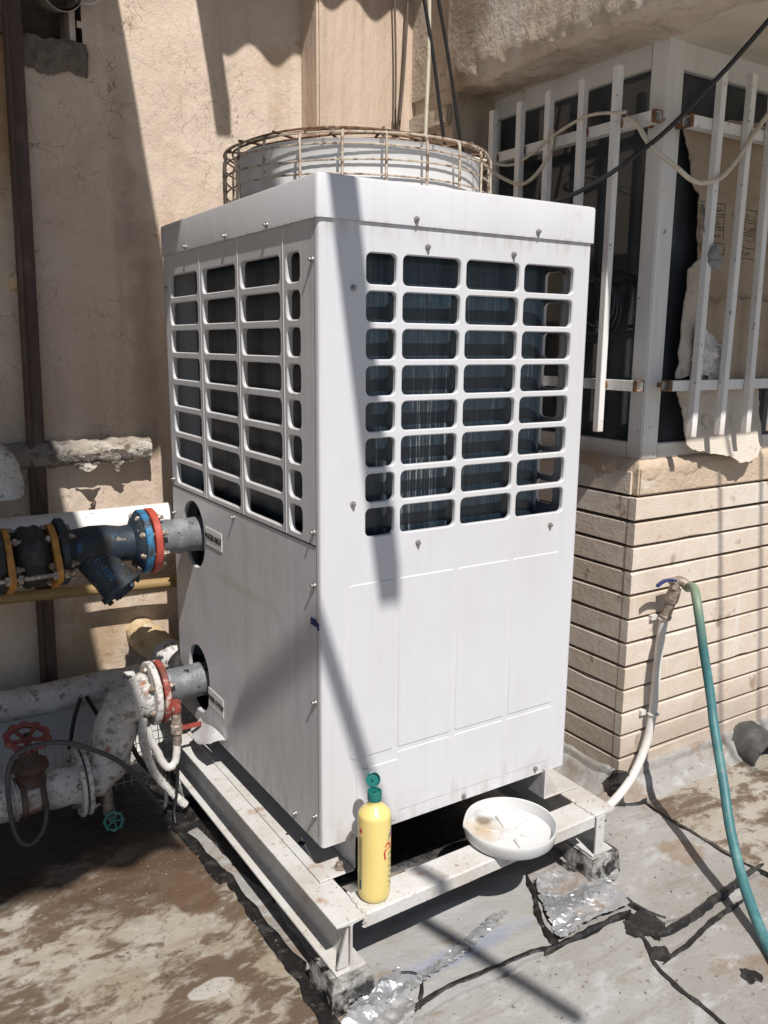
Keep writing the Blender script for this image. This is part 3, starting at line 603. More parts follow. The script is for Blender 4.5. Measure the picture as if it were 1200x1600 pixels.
# coping: plain stone band on the front, one more course on the flank, rounded cement ledge on top
mb = MB(); mb.box((1.236, .142, z0 + 12 * PITCH + .002), (3.4, .40, .850)); mb.build('stone_band', MT['ledge'], bay, bevel=.006)
for y0_, y1_ in ((.172, .60), (.601, 1.0)):
    tile((1.2275, y0_, z0 + 12 * PITCH + .004), (1.256, y1_, z0 + 13 * PITCH - .004), 0)
def ledge_fn(prof, path):
    def fn(u, v):
        i = u * (len(path) - 1); k = min(int(i), len(path) - 2); t = i - k
        p = Vector(path[k][0]) * (1 - t) + Vector(path[k + 1][0]) * t; n = Vector(path[k][1]) * (1 - t) + Vector(path[k + 1][1]) * t
        j = v * (len(prof) - 1); m = min(int(j), len(prof) - 2); s_ = j - m
        o = prof[m][0] * (1 - s_) + prof[m + 1][0] * s_; z = prof[m][1] * (1 - s_) + prof[m + 1][1] * s_
        q = p + n * o; q.z = z
        q += n * (.006 * nz(q.x, q.y, z, 12) + .004 * nz(q.x, q.y, z, 40)); q.z += .004 * nz(q.x, q.y, z + 5, 18)
        return q
    return fn
c45 = V(-1, -1, 0)
path = [((1.25, 1.28, 0), (-1, 0, 0)), ((1.25, .9, 0), (-1, 0, 0)), ((1.25, .5, 0), (-1, 0, 0)), ((1.25, .26, 0), (-1, 0, 0)), ((1.25, .19, 0), (-1, 0, 0)), ((1.257, .168, 0), (-.75, -.75, 0)), ((1.28, .164, 0), (0, -1, 0)), ((1.5, .164, 0), (0, -1, 0)), ((2.0, .164, 0), (0, -1, 0)), ((3.4, .164, 0), (0, -1, 0))]
mb = MB(); mb.sheet(ledge_fn([(.0, .795), (.014, .80), (.022, .815), (.024, .845), (.018, .866), (.004, .876), (-.05, .884), (-.25, .888)], path), 180, 16)
mb.build('ledge', MT['ledge'], bay, ang=60)
# bitumen upturn at the foot of the bay
def up_prof(path, name, top):
    pf = [(-.004, top), (.006, top - .006), (.012, top - .03), (.02, -.235), (.05, -.275), (.09, G + .004), (.12, G - .01)]
    def fn(u, v):
        i = u * (len(path) - 1); k = min(int(i), len(path) - 2); t = i - k
        p = Vector(path[k][0]) * (1 - t) + Vector(path[k + 1][0]) * t; n = Vector(path[k][1]) * (1 - t) + Vector(path[k + 1][1]) * t
        j = v * (len(pf) - 1); m = min(int(j), len(pf) - 2); s_ = j - m
        o = pf[m][0] * (1 - s_) + pf[m + 1][0] * s_; z = pf[m][1] * (1 - s_) + pf[m + 1][1] * s_
        q = p + n * o; q.z = z + (.012 * nz(q.x, q.y, 3, 9) + .006 * nz(q.x, q.y, 9, 35)) * (1 if v < .5 else .3)
        q += n * (.007 * nz(q.x, q.y, z, 10) + .004 * nz(q.x, q.y, z, 30)); return q
    mb = MB(); mb.sheet(fn, 120, 18); return mb.build(name, MT['membrane'], bay, ang=60)
up_prof([((1.222, 1.2, 0), (-1, 0, 0)), ((1.222, .6, 0), (-1, 0, 0)), ((1.222, .2, 0), (-1, 0, 0)), ((1.222, .15, 0), (-1, 0, 0)), ((1.225, .137, 0), (-.7, -.7, 0)), ((1.24, .136, 0), (0, -1, 0)), ((1.6, .136, 0), (0, -1, 0)), ((2.3, .136, 0), (0, -1, 0)), ((3.3, .136, 0), (0, -1, 0))], 'felt_upturn', -.205)
mb = MB(); mb.tube(smooth([(1.212, .128, -.19), (1.206, .120, -.25), (1.196, .100, -.285), (1.185, .085, -.30)], 6), .022, 8, jit=.02, js=40); mb.build('tar_drip', MT['tar'], bay, ang=60)
# slab, soffit, rear pier
def slab_fn(u, v):
    y = -.72 + u * 1.67; pf = [(0, 3.0), (0, 2.6), (0, 2.3), (0, 2.16), (.004, 2.135), (.02, 2.12), (.10, 2.118), (.19, 2.116)]
    j = v * 7; m = min(int(j), 6); s_ = j - m; o = pf[m][0] * (1 - s_) + pf[m + 1][0] * s_; z = pf[m][1] * (1 - s_) + pf[m + 1][1] * s_
    e = 1.0 if 2.10 < z < 2.2 else .35
    return V(1.03 + o + e * (.010 * nz(y, z, 0, 7) + .007 * nz(y, z, 4, 22)), y, z + e * (.014 * nz(y, 1, o, 6) + .008 * nz(y, 7, o, 24)))
mb = MB(); mb.sheet(slab_fn, 240, 42); mb.build('slab_edge', MT['concrete'], bay, ang=60)
mb = MB(); mb.box((1.06, -.715, 2.145), (3.4, 1.22, 3.0)); mb.box((1.035, -.735, 2.125), (3.4, -.716, 3.0)); mb.build('slab', MT['concrete'], bay)
mb = MB(); mb.box((1.20, -.71, 2.124), (3.4, 1.2, 2.142)); mb.build('soffit', MT['soffit'], bay)
def pier_fn(u, v):
    pts = [(1.26, .955), (1.075, .95), (1.068, .957), (1.075, 1.235)]; i = u * 3; k = min(int(i), 2); t = i - k
    x = pts[k][0] * (1 - t) + pts[k + 1][0] * t; y = pts[k][1] * (1 - t) + pts[k + 1][1] * t; z = .0 + 3.0 * v
    return V(x + .010 * nz(y, z, 0, 9) + .006 * nz(y, z, 3, 30), y + .008 * nz(x, z, 0, 9), z)
mb = MB(); mb.sheet(pier_fn, 60, 110); mb.build('pier', MT['concrete'], bay, ang=60)
mb = MB(); mb.box((1.05, .97, 2.02), (1.09, 1.23, 2.09)); mb.build('pier_corbel', MT['concrete'], bay, bevel=.008)
# corner window: post, head, sill and jamb pieces, panes
PX, PY = 1.25, .156
mb = MB(); mb.box((PX, PY, .872), (PX + .078, PY + .062, 2.128)); mb.build('corner_post', MT['frame_white'], bay, bevel=.004)
def piece(a, b, nm, m='frame_white', bv=.003): mb = MB(); mb.box(a, b); return mb.build(nm, MT[m], bay, bevel=bv)
piece((PX + .006, PY + .064, 2.055), (PX + .05, .985, 2.130), 'window_head'); piece((PX + .080, PY + .008, 2.05), (3.3, PY + .05, 2.130), 'window_head')
piece((PX + .004, PY + .064, .872), (PX + .05, .985, .925), 'window_sill'); piece((PX + .080, PY + .006, .872), (3.3, PY + .05, .922), 'window_sill')
piece((PX + .008, .94, .926), (PX + .05, .984, 2.053), 'window_jamb')
piece((1.98, PY + .010, .924), (2.02, PY + .048, 2.048), 'window_mullion')
for a, b in (((PX + .024, PY + .063, .926), (PX + .030, .939, 2.054)), ((PX + .079, PY + .028, .923), (1.979, PY + .034, 2.049)), ((2.021, PY + .028, .923), (3.2, PY + .034, 2.049))):
    piece(a, b, 'pane', 'glass', 0)
mb = MB()
for a, b in (((1.45, .9, .7), (3.3, .93, 2.13)), ((2.9, .25, .7), (2.93, .9, 2.13)), ((1.30, .22, .78), (3.3, .93, .80)), ((1.42, .24, 2.10), (3.3, .93, 2.12))): mb.box(a, b)
for yy in (.34, .46, .75): mb.box((1.40, yy, .8), (1.43, yy + .05, 2.1))
mb.box((1.5, .4, .8), (1.9, .85, 1.35)); mb.box((1.75, .28, 1.5), (2.5, .32, 2.1))
mb.build('room_interior', MT['room'], bay)
mb = MB(); mb.lathe([(.09, -.02), (.092, .10), (.088, .115), (.078, .118), (.074, .10), (.072, .02), (0, .02)], (1.915, .12, -.275), (-.12, -1, -.12), 30)  # guessed stub, coloured dark to stand for a shadowed recess
for v in mb.v: v += V(nz(v.x, v.y, v.z, 18), nz(v.x, v.y, v.z + 3, 18), nz(v.x, v.y, v.z + 7, 18)) * .008
mb.build('dark_arch_stub', mat('arch_shade_dark', (.05, .048, .046), .8, layers=[dict(s=12, lo=.45, hi=.65, c_=(.11, .105, .10), d=8)], bump=[dict(s=40, d=6, k=.6, dist=.008)]), bay, ang=50)

# ================================================================== THE CHILLER
CW, CD, CH = .82, 1.04, 1.5
unit = thing('rooftop_chiller', (CW / 2, CD / 2, 0), 'tall off white rooftop chiller with grilles and a caged fan on top', 'chiller')
def holed(mb, mp, u0, u1, v0, v1, cols, rows, r=.014, lip=.012, k=4):
    # sheet with rounded rectangular openings whose edges are rolled inwards
    cb = [u0] + [(cols[i][1] + cols[i + 1][0]) / 2 for i in range(len(cols) - 1)] + [u1]
    rb = [v0] + [(rows[i][1] + rows[i + 1][0]) / 2 for i in range(len(rows) - 1)] + [v1]
    for ci, (a0, a1) in enumerate(cols):
        for ri, (b0, b1) in enumerate(rows):
            h = .0025; rad = min(r, (a1 - a0) / 2 * .98, (b1 - b0) / 2 * .98)
            A = rrect(a0 - h, a1 + h, b0 - h, b1 + h, rad + h, k); B = rrect(a0, a1, b0, b1, rad, k)
            U0, U1, W0, W1 = cb[ci], cb[ci + 1], rb[ri], rb[ri + 1]; O = []
            for q in range(4):
                for i in range(k + 1):
                    ax, ay = A[q * (k + 1) + i]; t = i / k; cx = U1 if q in (0, 3) else U0; cy = W1 if q in (0, 1) else W0
                    first_vertical = q in (0, 2)
                    if abs(t - .5) < 1e-6: O.append((cx, cy))
                    elif (t < .5) == first_vertical: O.append((cx, ay + (cy - ay) * 0))
                    else: O.append((ax, cy))
            n = len(A); o = len(mb.v)
            mb.v += [Vector(mp(x, y, 0)) for x, y in O] + [Vector(mp(x, y, 0)) for x, y in A] + [Vector(mp(x, y, .0028)) for x, y in B] + [Vector(mp(x, y, lip)) for x, y in B]
            for L_ in range(3):
                for i in range(n): mb.f.append((o + L_ * n + i, o + L_ * n + (i + 1) % n, o + (L_ + 1) * n + (i + 1) % n, o + (L_ + 1) * n + i))
ROWS = [(1.365 - .0835 * i, 1.4335 - .0835 * i) for i in range(8)][::-1]
FC = [(.122, .203), (.221, .387), (.405, .572), (.590, .760)]
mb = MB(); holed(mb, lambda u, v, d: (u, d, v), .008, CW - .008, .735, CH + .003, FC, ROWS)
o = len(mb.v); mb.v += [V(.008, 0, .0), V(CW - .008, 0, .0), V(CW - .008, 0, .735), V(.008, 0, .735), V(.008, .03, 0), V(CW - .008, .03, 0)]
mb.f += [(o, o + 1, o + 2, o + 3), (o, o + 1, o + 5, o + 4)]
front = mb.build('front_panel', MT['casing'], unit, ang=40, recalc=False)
# folded vertical corners
for nm, pts in (('corner_fold', [(.0085, 0), (.004, .0012), (.0012, .004), (0, .0085), (0, .019), (.004, .0195)]), ('corner_fold', [(CW - .0085, 0), (CW - .004, .0012), (CW - .0012, .004), (CW, .0085), (CW, .022), (CW - .004, .0225)])):
    mb = MB(); mb.add([V(x, y, z) for z in (.0, CH) for x, y in pts], [(i, i + 1, len(pts) + i + 1, len(pts) + i) for i in range(len(pts) - 1)]); mb.build(nm, MT['casing'], unit, ang=60)
# pressed fields of the lower front
def plate(mp, x0, x1, z0_, z1, r, h, nm, m, par=None, k=3, inset=.0025):
    A = rrect(x0, x1, z0_, z1, r, k); B = rrect(x0 + inset, x1 - inset, z0_ + inset, z1 - inset, max(.001, r - inset), k); n = len(A); mb = MB()
    mb.add([mp(x, z, .0005) for x, z in A] + [mp(x, z, -h) for x, z in B], [(i, (i + 1) % n, n + (i + 1) % n, n + i) for i in range(n)] + [tuple(range(n, 2 * n))])
    return mb.build(nm, MT[m], par or unit, ang=12)
fm = lambda u, v, d: V(u, d, v)
for x0, x1 in ((.078, .206), (.218, .388), (.401, .573), (.586, .758)):
    plate(fm, x0, x1, .216, .668, .008, .0022, 'pressed_field', 'casing', front)
    if x0 > .2: plate(fm, x0, x1, .034, .205, .008, .0016, 'pressed_field', 'casing', front)
plate(fm, .096, .224, .012, .184, .012, .0030, 'access_cover', 'casing', front, 4, .0015)
# left flank: grille panel above, plain panel with two pipe holes below
LC = [(.091, .160), (.196, .430), (.465, .706), (.749, .992)]; LR = [(1.3705 - .0838 * i, 1.4365 - .0838 * i) for i in range(8)][::-1]
def leftmap(u, v, d): return V(d + .0025 * math.sin(u * 5) * 0, u, v)
mb = MB(); holed(mb, leftmap, .021, CD - .002, .7705, CH + .003, LC, LR, .016, .014)
o = len(mb.v); mb.v += [V(0, .021, .7705), V(0, CD - .002, .7705), V(.012, CD - .002, .7705), V(.012, .021, .7705)]; mb.f += [(o, o + 1, o + 2, o + 3)]
side = mb.build('side_grille_panel', MT['casing_shaded'], unit, ang=40, recalc=False)
for yv in (.178, .447, .727):
    mb = MB(); mb.tube([(.002, yv, .772), (.002, yv, 1.497)], .0035, 8); mb.build('rib', MT['casing_shaded'], side, ang=60)
mb = MB()
holed(mb, lambda u, v, d: V(-.003 * math.exp(-((v - .70) / .06) ** 2) * max(0, u - .7) * 2 + d + (.006 * max(0, (.12 - v) / .12) * max(0, min(1, (u - .5) * 4)) * -1), u, v), .021, CD - .002, .0, .7675, [(.76, .945)], [(.040, .262), (.530, .742)], .10, .012, 8)
lower = mb.build('lower_side_panel', MT['casing_shaded'], unit, ang=40, recalc=False)
mb = MB(); mb.box((-.0015, .021, .7672), (.004, CD - .004, .7700)); mb.build('panel_seam', MT['inner'], side)
# flank on the far side, and the back
mb = MB(); holed(mb, lambda u, v, d: (CW - d, u, v), .022, CD - .002, .735, CH, LC, ROWS); mb.add([(CW, .022, 0), (CW, CD, 0), (CW, CD, .735), (CW, .022, .735)], [(0, 1, 2, 3)]); mb.build('side_grille_panel', MT['casing_shaded'], unit, ang=40, recalc=False)
mb = MB(); mb.box((.0, CD - .004, 0), (CW, CD, CH)); mb.build('back_panel', MT['casing_shaded'], unit)
# finned coil, a loop with rounded corners, and the dark space within
def loop(off, r, n=10):
    pts = []
    for cx, cy, a in ((CW - off - r, CD - off - r, 0), (off + r, CD - off - r, 90), (off + r, off + r, 180), (CW - off - r, off + r, 270)):
        for i in range(n + 1): b = R(a + 90 * i / n); pts.append((cx + r * math.cos(b), cy + r * math.sin(b)))
    return pts
lp = loop(.045, .13); mb = MB(); n = len(lp)
mb.add([V(x, y, z) for z in (.745, 1.47) for x, y in lp], [(i, (i + 1) % n, n + (i + 1) % n, n + i) for i in range(n)]); mb.build('coil', MT['coil'], unit, ang=60)
mb = MB(); mb.box((.02, .026, .012), (CW - .02, CD - .02, .03)); mb.box((.012, .015, .735), (CW - .012, CD - .012, .744))
for x0, x1, y0, y1 in ((.06, .07, .06, .98), (.75, .76, .06, .98), (.06, .76, .06, .07), (.06, .76, .97, .98)): mb.box((x0, y0, .03), (x1, y1, .734))
mb.build('inner_shell', MT['inner'], unit)
# lid
mb = MB()
def lid_loop(o_, z): return [V(x, y, z) for x, y in rrect(-o_, CW + o_, -o_, CD + o_, .010, 3)]
LL = [(.0015, 1.4985), (.006, 1.4985), (.006, 1.583), (.004, 1.5885), (-.004, 1.591), (-.03, 1.592)]
n = 16
for q, (o_, z) in enumerate(LL): mb.v += lid_loop(o_, z)
for q in range(len(LL) - 1): mb.f += [(q * n + i, q * n + (i + 1) % n, (q + 1) * n + (i + 1) % n, (q + 1) * n + i) for i in range(n)]
lid = mb.build('lid', MT['casing'], unit, ang=40)
cx, cy, cr = .400, .51, .372
mb = MB(); O = rrect(.03, CW - .03, .03, CD - .03, .004, 11)   # lid top with round fan opening
n = len(O); O2 = []
for i, (x, y) in enumerate(O):
    a = math.atan2(y - cy, x - cx); O2.append((cx + .335 * math.cos(a), cy + .335 * math.sin(a)))
mb.add([V(x, y, 1.592) for x, y in O] + [V(x, y, 1.592) for x, y in O2], [(i, (i + 1) % n, n + (i + 1) % n, n + i) for i in range(n)]); mb.build('lid_top', MT['casing'], lid)
mb = MB(); mb.lathe([(.352, 1.585), (.352, 1.600), (.345, 1.610), (.343, 1.715), (.348, 1.724), (.338, 1.727), (.335, 1.71), (.335, 1.50)], (cx, cy, 0), n=72); mb.build('fan_shroud', MT['shroud'], unit, ang=40)
# fan
fan = MB(); fan.lathe([(0, 1.66), (.06, 1.66), (.07, 1.65), (.07, 1.58), (0, 1.58)], (cx, cy, 0), n=24)
for k in range(4):
    a = k * math.pi / 2
    def blade(u, v): 
        rr_ = .065 + u * .255; b = a + (v - .5) * (.9 - .2 * u); return V(cx + rr_ * math.cos(b), cy + rr_ * math.sin(b), 1.61 + (v - .5) * .07)
    fan.sheet(blade, 8, 5, .004)
fan.build('fan', MT['rubber'], unit)
# wire cage round the shroud
cage = MB()
RINGS = [1.602, 1.637, 1.672, 1.706, 1.735]
rnd = random.Random(3)
for z in RINGS:
    pts = [(cx + (cr + .002 * math.sin(5 * a + z * 40)) * math.cos(a), cy + (cr + .002 * math.sin(5 * a + z * 40)) * math.sin(a), z + .002 * math.sin(3 * a + z * 90)) for a in [2 * math.pi * i / 72 for i in range(73)]]
    cage.tube(pts, .0026, 6)
NV = 22
for k in range(NV):
    a = 2 * math.pi * k / NV + .08; c_, s_ = math.cos(a), math.sin(a)
    cage.tube(smooth([(cx + (cr + .004) * c_, cy + (cr + .004) * s_, 1.588), (cx + (cr + .005) * c_, cy + (cr + .005) * s_, 1.66), (cx + (cr + .003) * c_, cy + (cr + .003) * s_, 1.725), (cx + (cr - .012) * c_, cy + (cr - .012) * s_, 1.741)], 4), .0036, 6, jit=.0012, js=90)
cg = cage.build('fan_cage', MT['cage'], unit, ang=60)
top = MB()
for rr_ in (.368, .35, .31, .27, .23, .19, .15, .11, .07):
    top.tube([(cx + rr_ * math.cos(a), cy + rr_ * math.sin(a), 1.741 + .004 * math.sin(4 * a + rr_ * 30)) for a in [2 * math.pi * i / 60 for i in range(61)]], .0028, 6)
for k in range(8):
    a = math.pi * k / 8 + .03; top.tube([(cx - .366 * math.cos(a), cy - .366 * math.sin(a), 1.7465), (cx + .366 * math.cos(a), cy + .366 * math.sin(a), 1.7465)], .0034, 6)
top.build('cage_top', MT['cage_rust'], cg, ang=60)
# screws
scr = MB(); scr.lathe([(0, .0125), (.0036, .0125), (.0042, .011), (.0042, .006), (.0078, .0055), (.0085, .003), (.0085, 0)], (0, 0, 0), (0, 0, 1), 10)
scr_src = {}
def screw(p, ax):
    key = tuple(ax)
    if key not in scr_src:
        m_ = MB(); m_.lathe([(0, .0105), (.0032, .0105), (.0038, .0095), (.0038, .005), (.0064, .0045), (.0070, .0025), (.0070, 0)], (0, 0, 0), ax, 10)
        ob = m_.build('screw', MT['screw'], None, ang=50); ob.parent = unit; ob.location = Vector(p) - wloc(unit); scr_src[key] = ob; return
    copy_part(scr_src[key], unit, p)
for x, z in ((.287, 1.455), (.549, 1.454), (.087, 1.355), (.086, .865), (.273, .75), (.716, .747), (.440, .012), (.703, .021)): screw((x, .0, z), (0, -1, 0))
for x in (.25, .622): screw((x, -.006, 1.513), (0, -1, 0))
for y, z in ((.027, 1.413), (.030, .801), (.030, .673), (.514, .751), (.030, .378), (.033, .073), (1.022, .79), (1.026, .676), (.145, .025), (1.02, 1.40)): screw((0, y, z), (-1, 0, 0))
for y in (.246, .505, .811): screw((-.006, y, 1.508), (-1, 0, 0))
# stickers with their lettering, tape
def sticker(y0, y1, z0_, z1, txt, size, tilt=0.0):
    st = MB(); st.box((-.0022, y0, z0_), (-.0006, y1, z1)); s_ = st.build('sticker', MT['sticker'], lower)
    vs_, fs_ = text_mesh(txt, size); ym, zm = (y0 + y1) / 2, (z0_ + z1) / 2
    t_ = MB()
    for dx, dy in ((0, 0), (.0009, .0004), (-.0009, -.0004)): t_.add([V(-.0030 - abs(dx), ym - x - dx, zm + y * 1.25 + dy) for x, y in vs_], [tuple(f) for f in fs_]); t_.build('lettering', MT['print'], s_, flat=True, recalc=False)
sticker(.612, .742, .628, .682, 'WATER INLET', .0215); sticker(.640, .765, .092, .152, 'WATER OUTLET', .0190)
mb = MB(); mb.box((-.0016, .0215, .572), (-.0004, .050, .590)); mb.build('tape', MT['tape'], unit)
mb = MB(); mb.box((-.0016, .0095, .566), (-.0006, .0185, .584)); mb.build('tape', MT['tape'], unit)
# torn bottom corner of the flank panel
mb = MB(); mb.sheet(lambda u, v: V(-.004 - .050 * v * (1 - .3 * u) - .010 * math.sin(3 * u), .62 + .22 * u, .030 - .045 * v * u - .01 * v + .012 * math.sin(5 * u + 2 * v)), 10, 6, .0015); mb.build('bent_panel_edge', MT['casing_shaded'], lower)
# base rails of the unit
ZB = -.085
rails = []
for xa, xb, xw in ((-.014, .085, .085), (CW - .085, CW + .05, CW - .085)):
    mb = MB(); mb.box((xa, -.012, ZB + .001), (xb, 1.04, ZB + .006)); ra = mb.build('base_rail', MT['steel_white'], unit, bevel=.0015, seg=1)
    mb = MB(); mb.box((min(xw, xw + .004), -.010, ZB + .0065), (max(xw, xw + .004), 1.04, .011)); mb.build('rail_web', MT['casing_shaded'], ra)
mb = MB(); mb.box((.05, 1.0, ZB + .0065), (CW - .05, 1.012, .01)); mb.build('base_rail', MT['inner'], unit)
mb = MB(); mb.prism([(0, 0), (.055, 0), (0, .085)], (CW - .078, -.004, ZB + .007), (1, 0, 0), (0, 0, 1), (0, 1, 0), .004); mb.build('rail_gusset', MT['steel_white'], unit)
bolt = MB(); bolt.lathe([(0, .016), (.009, .016), (.010, .014), (.010, .004), (.016, .003), (.016, 0)], (.055, .012, ZB + .006), n=6); bolt.build('bolt', MT['zinc'], unit, flat=True)
for x, y in ((.022, .16), (-.0, 1.0)):
    mb = MB(); mb.lathe([(0, .0008), (.010, .0008), (.010, 0)], (x, y, ZB + .006), n=14); mb.build('bolt_hole', MT['inner'], unit)

# ---- steel support frame
fr = thing('steel_stand', (.4, .45, G), 'white painted I beam stand carrying the chiller', 'stand')
def ibeam(p, d, L, h=.135, w=.082, tf=.007, tw=.006, nm='beam'):
    d = Vector((d[0], d[1], 0)).normalized(); x = Vector((d.y, -d.x, 0)); o = Vector(p); hw = w / 2
    prof = [(-hw, 0), (hw, 0), (hw, tf), (tw, tf + .004), (tw / 2, tf + .010), (tw / 2, h - tf - .010), (tw, h - tf - .004), (hw, h - tf), (hw, h), (-hw, h), (-hw, h - tf), (-tw, h - tf - .004), (-tw / 2, h - tf - .010), (-tw / 2, tf + .010), (-tw, tf + .004), (-hw, tf)]
    mb = MB(); n = len(prof); ns = 24
    for k in range(ns + 1):
        q = o + d * (L * k / ns)
        for a, b in prof: mb.v.append(q + x * a + V(0, 0, b - h))
    mb.f += [(k * n + i, k * n + (i + 1) % n, (k + 1) * n + (i + 1) % n, (k + 1) * n + i) for k in range(ns) for i in range(n)] + [tuple(range(n - 1, -1, -1)), tuple(ns * n + i for i in range(n))]
    return mb.build(nm, MT['steel_white'], fr, bevel=.0015, seg=1, ang=40)
ibeam((-.016, -.172, ZB), (-.008, 1.08), 1.36)
ibeam((.842, -.150, ZB), (.02, 1.08), 1.36)
def channel(p, q, w, h, nm='crossbar', t=.006):
    p, q = Vector(p), Vector(q); d = (q - p).normalized(); y = Vector((-d.y, d.x, 0)); mb = MB()
    prof = [(-w / 2, 0), (-w / 2 + .002, -.001)]; prof = [(-w / 2, -h), (-w / 2, -.004), (-w / 2 + .004, 0), (w / 2 - .004, 0), (w / 2, -.004), (w / 2, -h), (w / 2 - t, -h), (w / 2 - t, -t), (-w / 2 + t, -t), (-w / 2 + t, -h)]
    n = len(prof); ns = 20; L = (q - p).length
    for k in range(ns + 1):
        c = p + d * (L * k / ns)
        for a, b in prof: mb.v.append(c + y * a + V(0, 0, b + .0008 * nz(c.x, a, 0, 30)))
    mb.f += [(k * n + i, k * n + (i + 1) % n, (k + 1) * n + (i + 1) % n, (k + 1) * n + i) for k in range(ns) for i in range(n)] + [tuple(range(n - 1, -1, -1)), tuple(ns * n + i for i in range(n))]
    return mb.build(nm, MT['steel_white'], fr, ang=30)
channel((.024, -.122, ZB - .0015), (.802, -.105, ZB - .0015), .088, .036)
channel((-.02, .95, ZB - .0015), (.81, .95, ZB - .0015), .08, .036)
mb = MB(); mb.box((.10, -.06, ZB - .115), (.80, -.055, ZB - .035)); 
mb = MB(); mb.prism([(-.034, -.120), (-.004, -.120), (-.004, -.016)], (-.018, -.166, ZB), (1, 0, 0), (0, 0, 1), (0, 1, 0), .006); mb.build('stiffener', MT['steel_white'], fr)
mb = MB(); mb.box((.808, -.152, ZB - .128), (.838, -.147, ZB - .010)); mb.build('stiffener', MT['steel_white'], fr)
def weld(p, q): mb = MB(); mb.tube(smooth([Vector(p).lerp(Vector(q), t / 6) + V(.002 * math.sin(t * 3), .002 * math.cos(t * 5), .001) for t in range(7)], 4), .0045, 7, jit=.004, js=120); mb.build('weld_bead', MT['steel_white'], fr)
weld((.022, -.165, ZB), (.026, -.080, ZB)); weld((.800, -.15, ZB), (.802, -.062, ZB)); weld((.02, -.168, ZB - .003), (.022, -.168, ZB - .035))
for i, (x, y, l_) in enumerate(((-.022, -.135, 'tarred concrete block under the near end of the left beam'), (.846, -.105, 'concrete block with foil under the near end of the right beam'), (-.025, .95, 'concrete block under the far end of the left beam'), (.862, .95, 'concrete block under the far end of the right beam'))):
    mb = MB()
    def blk(u, v):
        a = [(-.052, -.055), (.052, -.055), (.052, .055), (-.052, .055), (-.052, -.055)]; k = min(int(u * 4), 3); t = u * 4 - k
        px = a[k][0] * (1 - t) + a[k + 1][0] * t; py = a[k][1] * (1 - t) + a[k + 1][1] * t; z = G - .01 + v * (ZB - .1355 - G + .01); sc = 1.18 - .2 * v
        q = V(x + px * sc, y + py * sc, z); return q + V(nz(q.x, q.y, z, 30), nz(q.x, q.y, z + 4, 30), 0) * .007
    mb.sheet(blk, 32, 8); z_ = ZB - .1355
    mb.add([V(x + a * .05, y + b * .053, z_ - .0005) for a, b in ((-1, -1), (1, -1), (1, 1), (-1, 1))], [(0, 1, 2, 3)])
    tag(mb.build('support_block', MT['pedestal'], None, ang=50), l_, 'concrete block', 'blocks under the steel beams')

# ================================================================== PIPES AT THE LEFT FLANK
AY = .855
def flange(parent, x, z, y=AY, r=.1, t=.02, m='red', nm='flange', bolts=8, bolt_m='zinc', n=40, bore=.05):
    mb = MB(); mb.lathe([(bore, -t / 2), (r - .003, -t / 2), (r, -t / 2 + .003), (r, t / 2 - .003), (r - .003, t / 2), (bore, t / 2)], (x, y, z), (1, 0, 0), n); fl = mb.build(nm, MT[m], parent, ang=40)
    return fl
def bolts(parent, x0, x1, z, y, rad, k, a0=.3, m='zinc', s_=.0095):
    for i in range(k):
        a = a0 + 2 * math.pi * i / k; yy, zz = y + rad * math.cos(a), z + rad * math.sin(a)
        mb = MB(); mb.cyl((x0 - .014, yy, zz), (x1 + .022, yy, zz), s_ * .62, n=8); mb.cyl((x0 - .010, yy, zz), (x0 - .0005, yy, zz), s_ * 1.15, n=6); mb.cyl((x1 + .0005, yy, zz), (x1 + .011, yy, zz), s_ * 1.15, n=6); mb.build('bolt', MT[m], parent, ang=30)
AZ = .632
up = thing('inlet_pipe', (-.3, AY, AZ), 'grey wrapped water inlet pipe with red flange, blue strainer and ochre coupling plates', 'pipe')
mb = MB(); mb.tube([(-.125 + .012 * i, AY, AZ + .004) for i in range(18)], [.054 + (.003 if i in (6, 7, 12) else 0) for i in range(18)], 26, jit=.002, js=40); mb.build('wrapped_pipe', MT['grey_wrap'], up, ang=50)
flange(up, -.138, AZ, m='red', t=.022); flange(up, -.165, AZ, m='blue_flange', t=.022, r=.098); bolts(up, -.178, -.127, AZ, AY, .080, 8, .35)
# strainer
st = MB()
st.lathe([(.050, -.174), (.090, -.178), (.085, -.186), (.056, -.200), (.054, -.23), (.062, -.27), (.064, -.32), (.058, -.37), (.085, -.392), (.05, -.395)], (0, AY, AZ), (1, 0, 0), 32)
strn = st.build('strainer_body', MT['blue_iron'], up, ang=50)
a = V(-.315, AY - .012, AZ - .03); b = V(-.246, AY - .066, AZ - .128)
mb = MB(); mb.tube([a, a.lerp(b, .55), a.lerp(b, .8), b], [.056, .055, .058, .058], 26); mb.build('strainer_leg', MT['blue_iron'], strn, ang=50)
mb = MB(); d = (b - a).normalized(); mb.tube([a.lerp(b, .84), a.lerp(b, .85), a.lerp(b, .97), a.lerp(b, 1.0)], [.060, .068, .068, .058], 28); mb.cyl(b - d * .002, b + d * .014, .030, .026, 8); mb.build('strainer_cap', MT['blue_iron'], strn, ang=40)
for k in range(6):
    x_, y_, z_ = frame(d); an = k * math.pi / 3; q = b - d * .012 + (x_ * math.cos(an) + y_ * math.sin(an)) * .052; mb = MB(); mb.cyl(q, q + d * .022, .008, n=6); mb.build('bolt', MT['blue_iron'], strn)
vs_, fs_ = text_mesh('DN100', .026)
x_, y_, z_ = frame(d); nrm = (V(-.8895, -1.6692, 1.2322) - a.lerp(b, .45)); nrm = (nrm - d * nrm.dot(d)).normalized(); wx = d.cross(nrm)
mb = MB(); cpt = a.lerp(b, .40)
for (tx, ty) in vs_:
    an = ty / .056; mb.v.append(cpt + d * tx + (nrm * math.cos(an) - wx * math.sin(an)) * .0575)
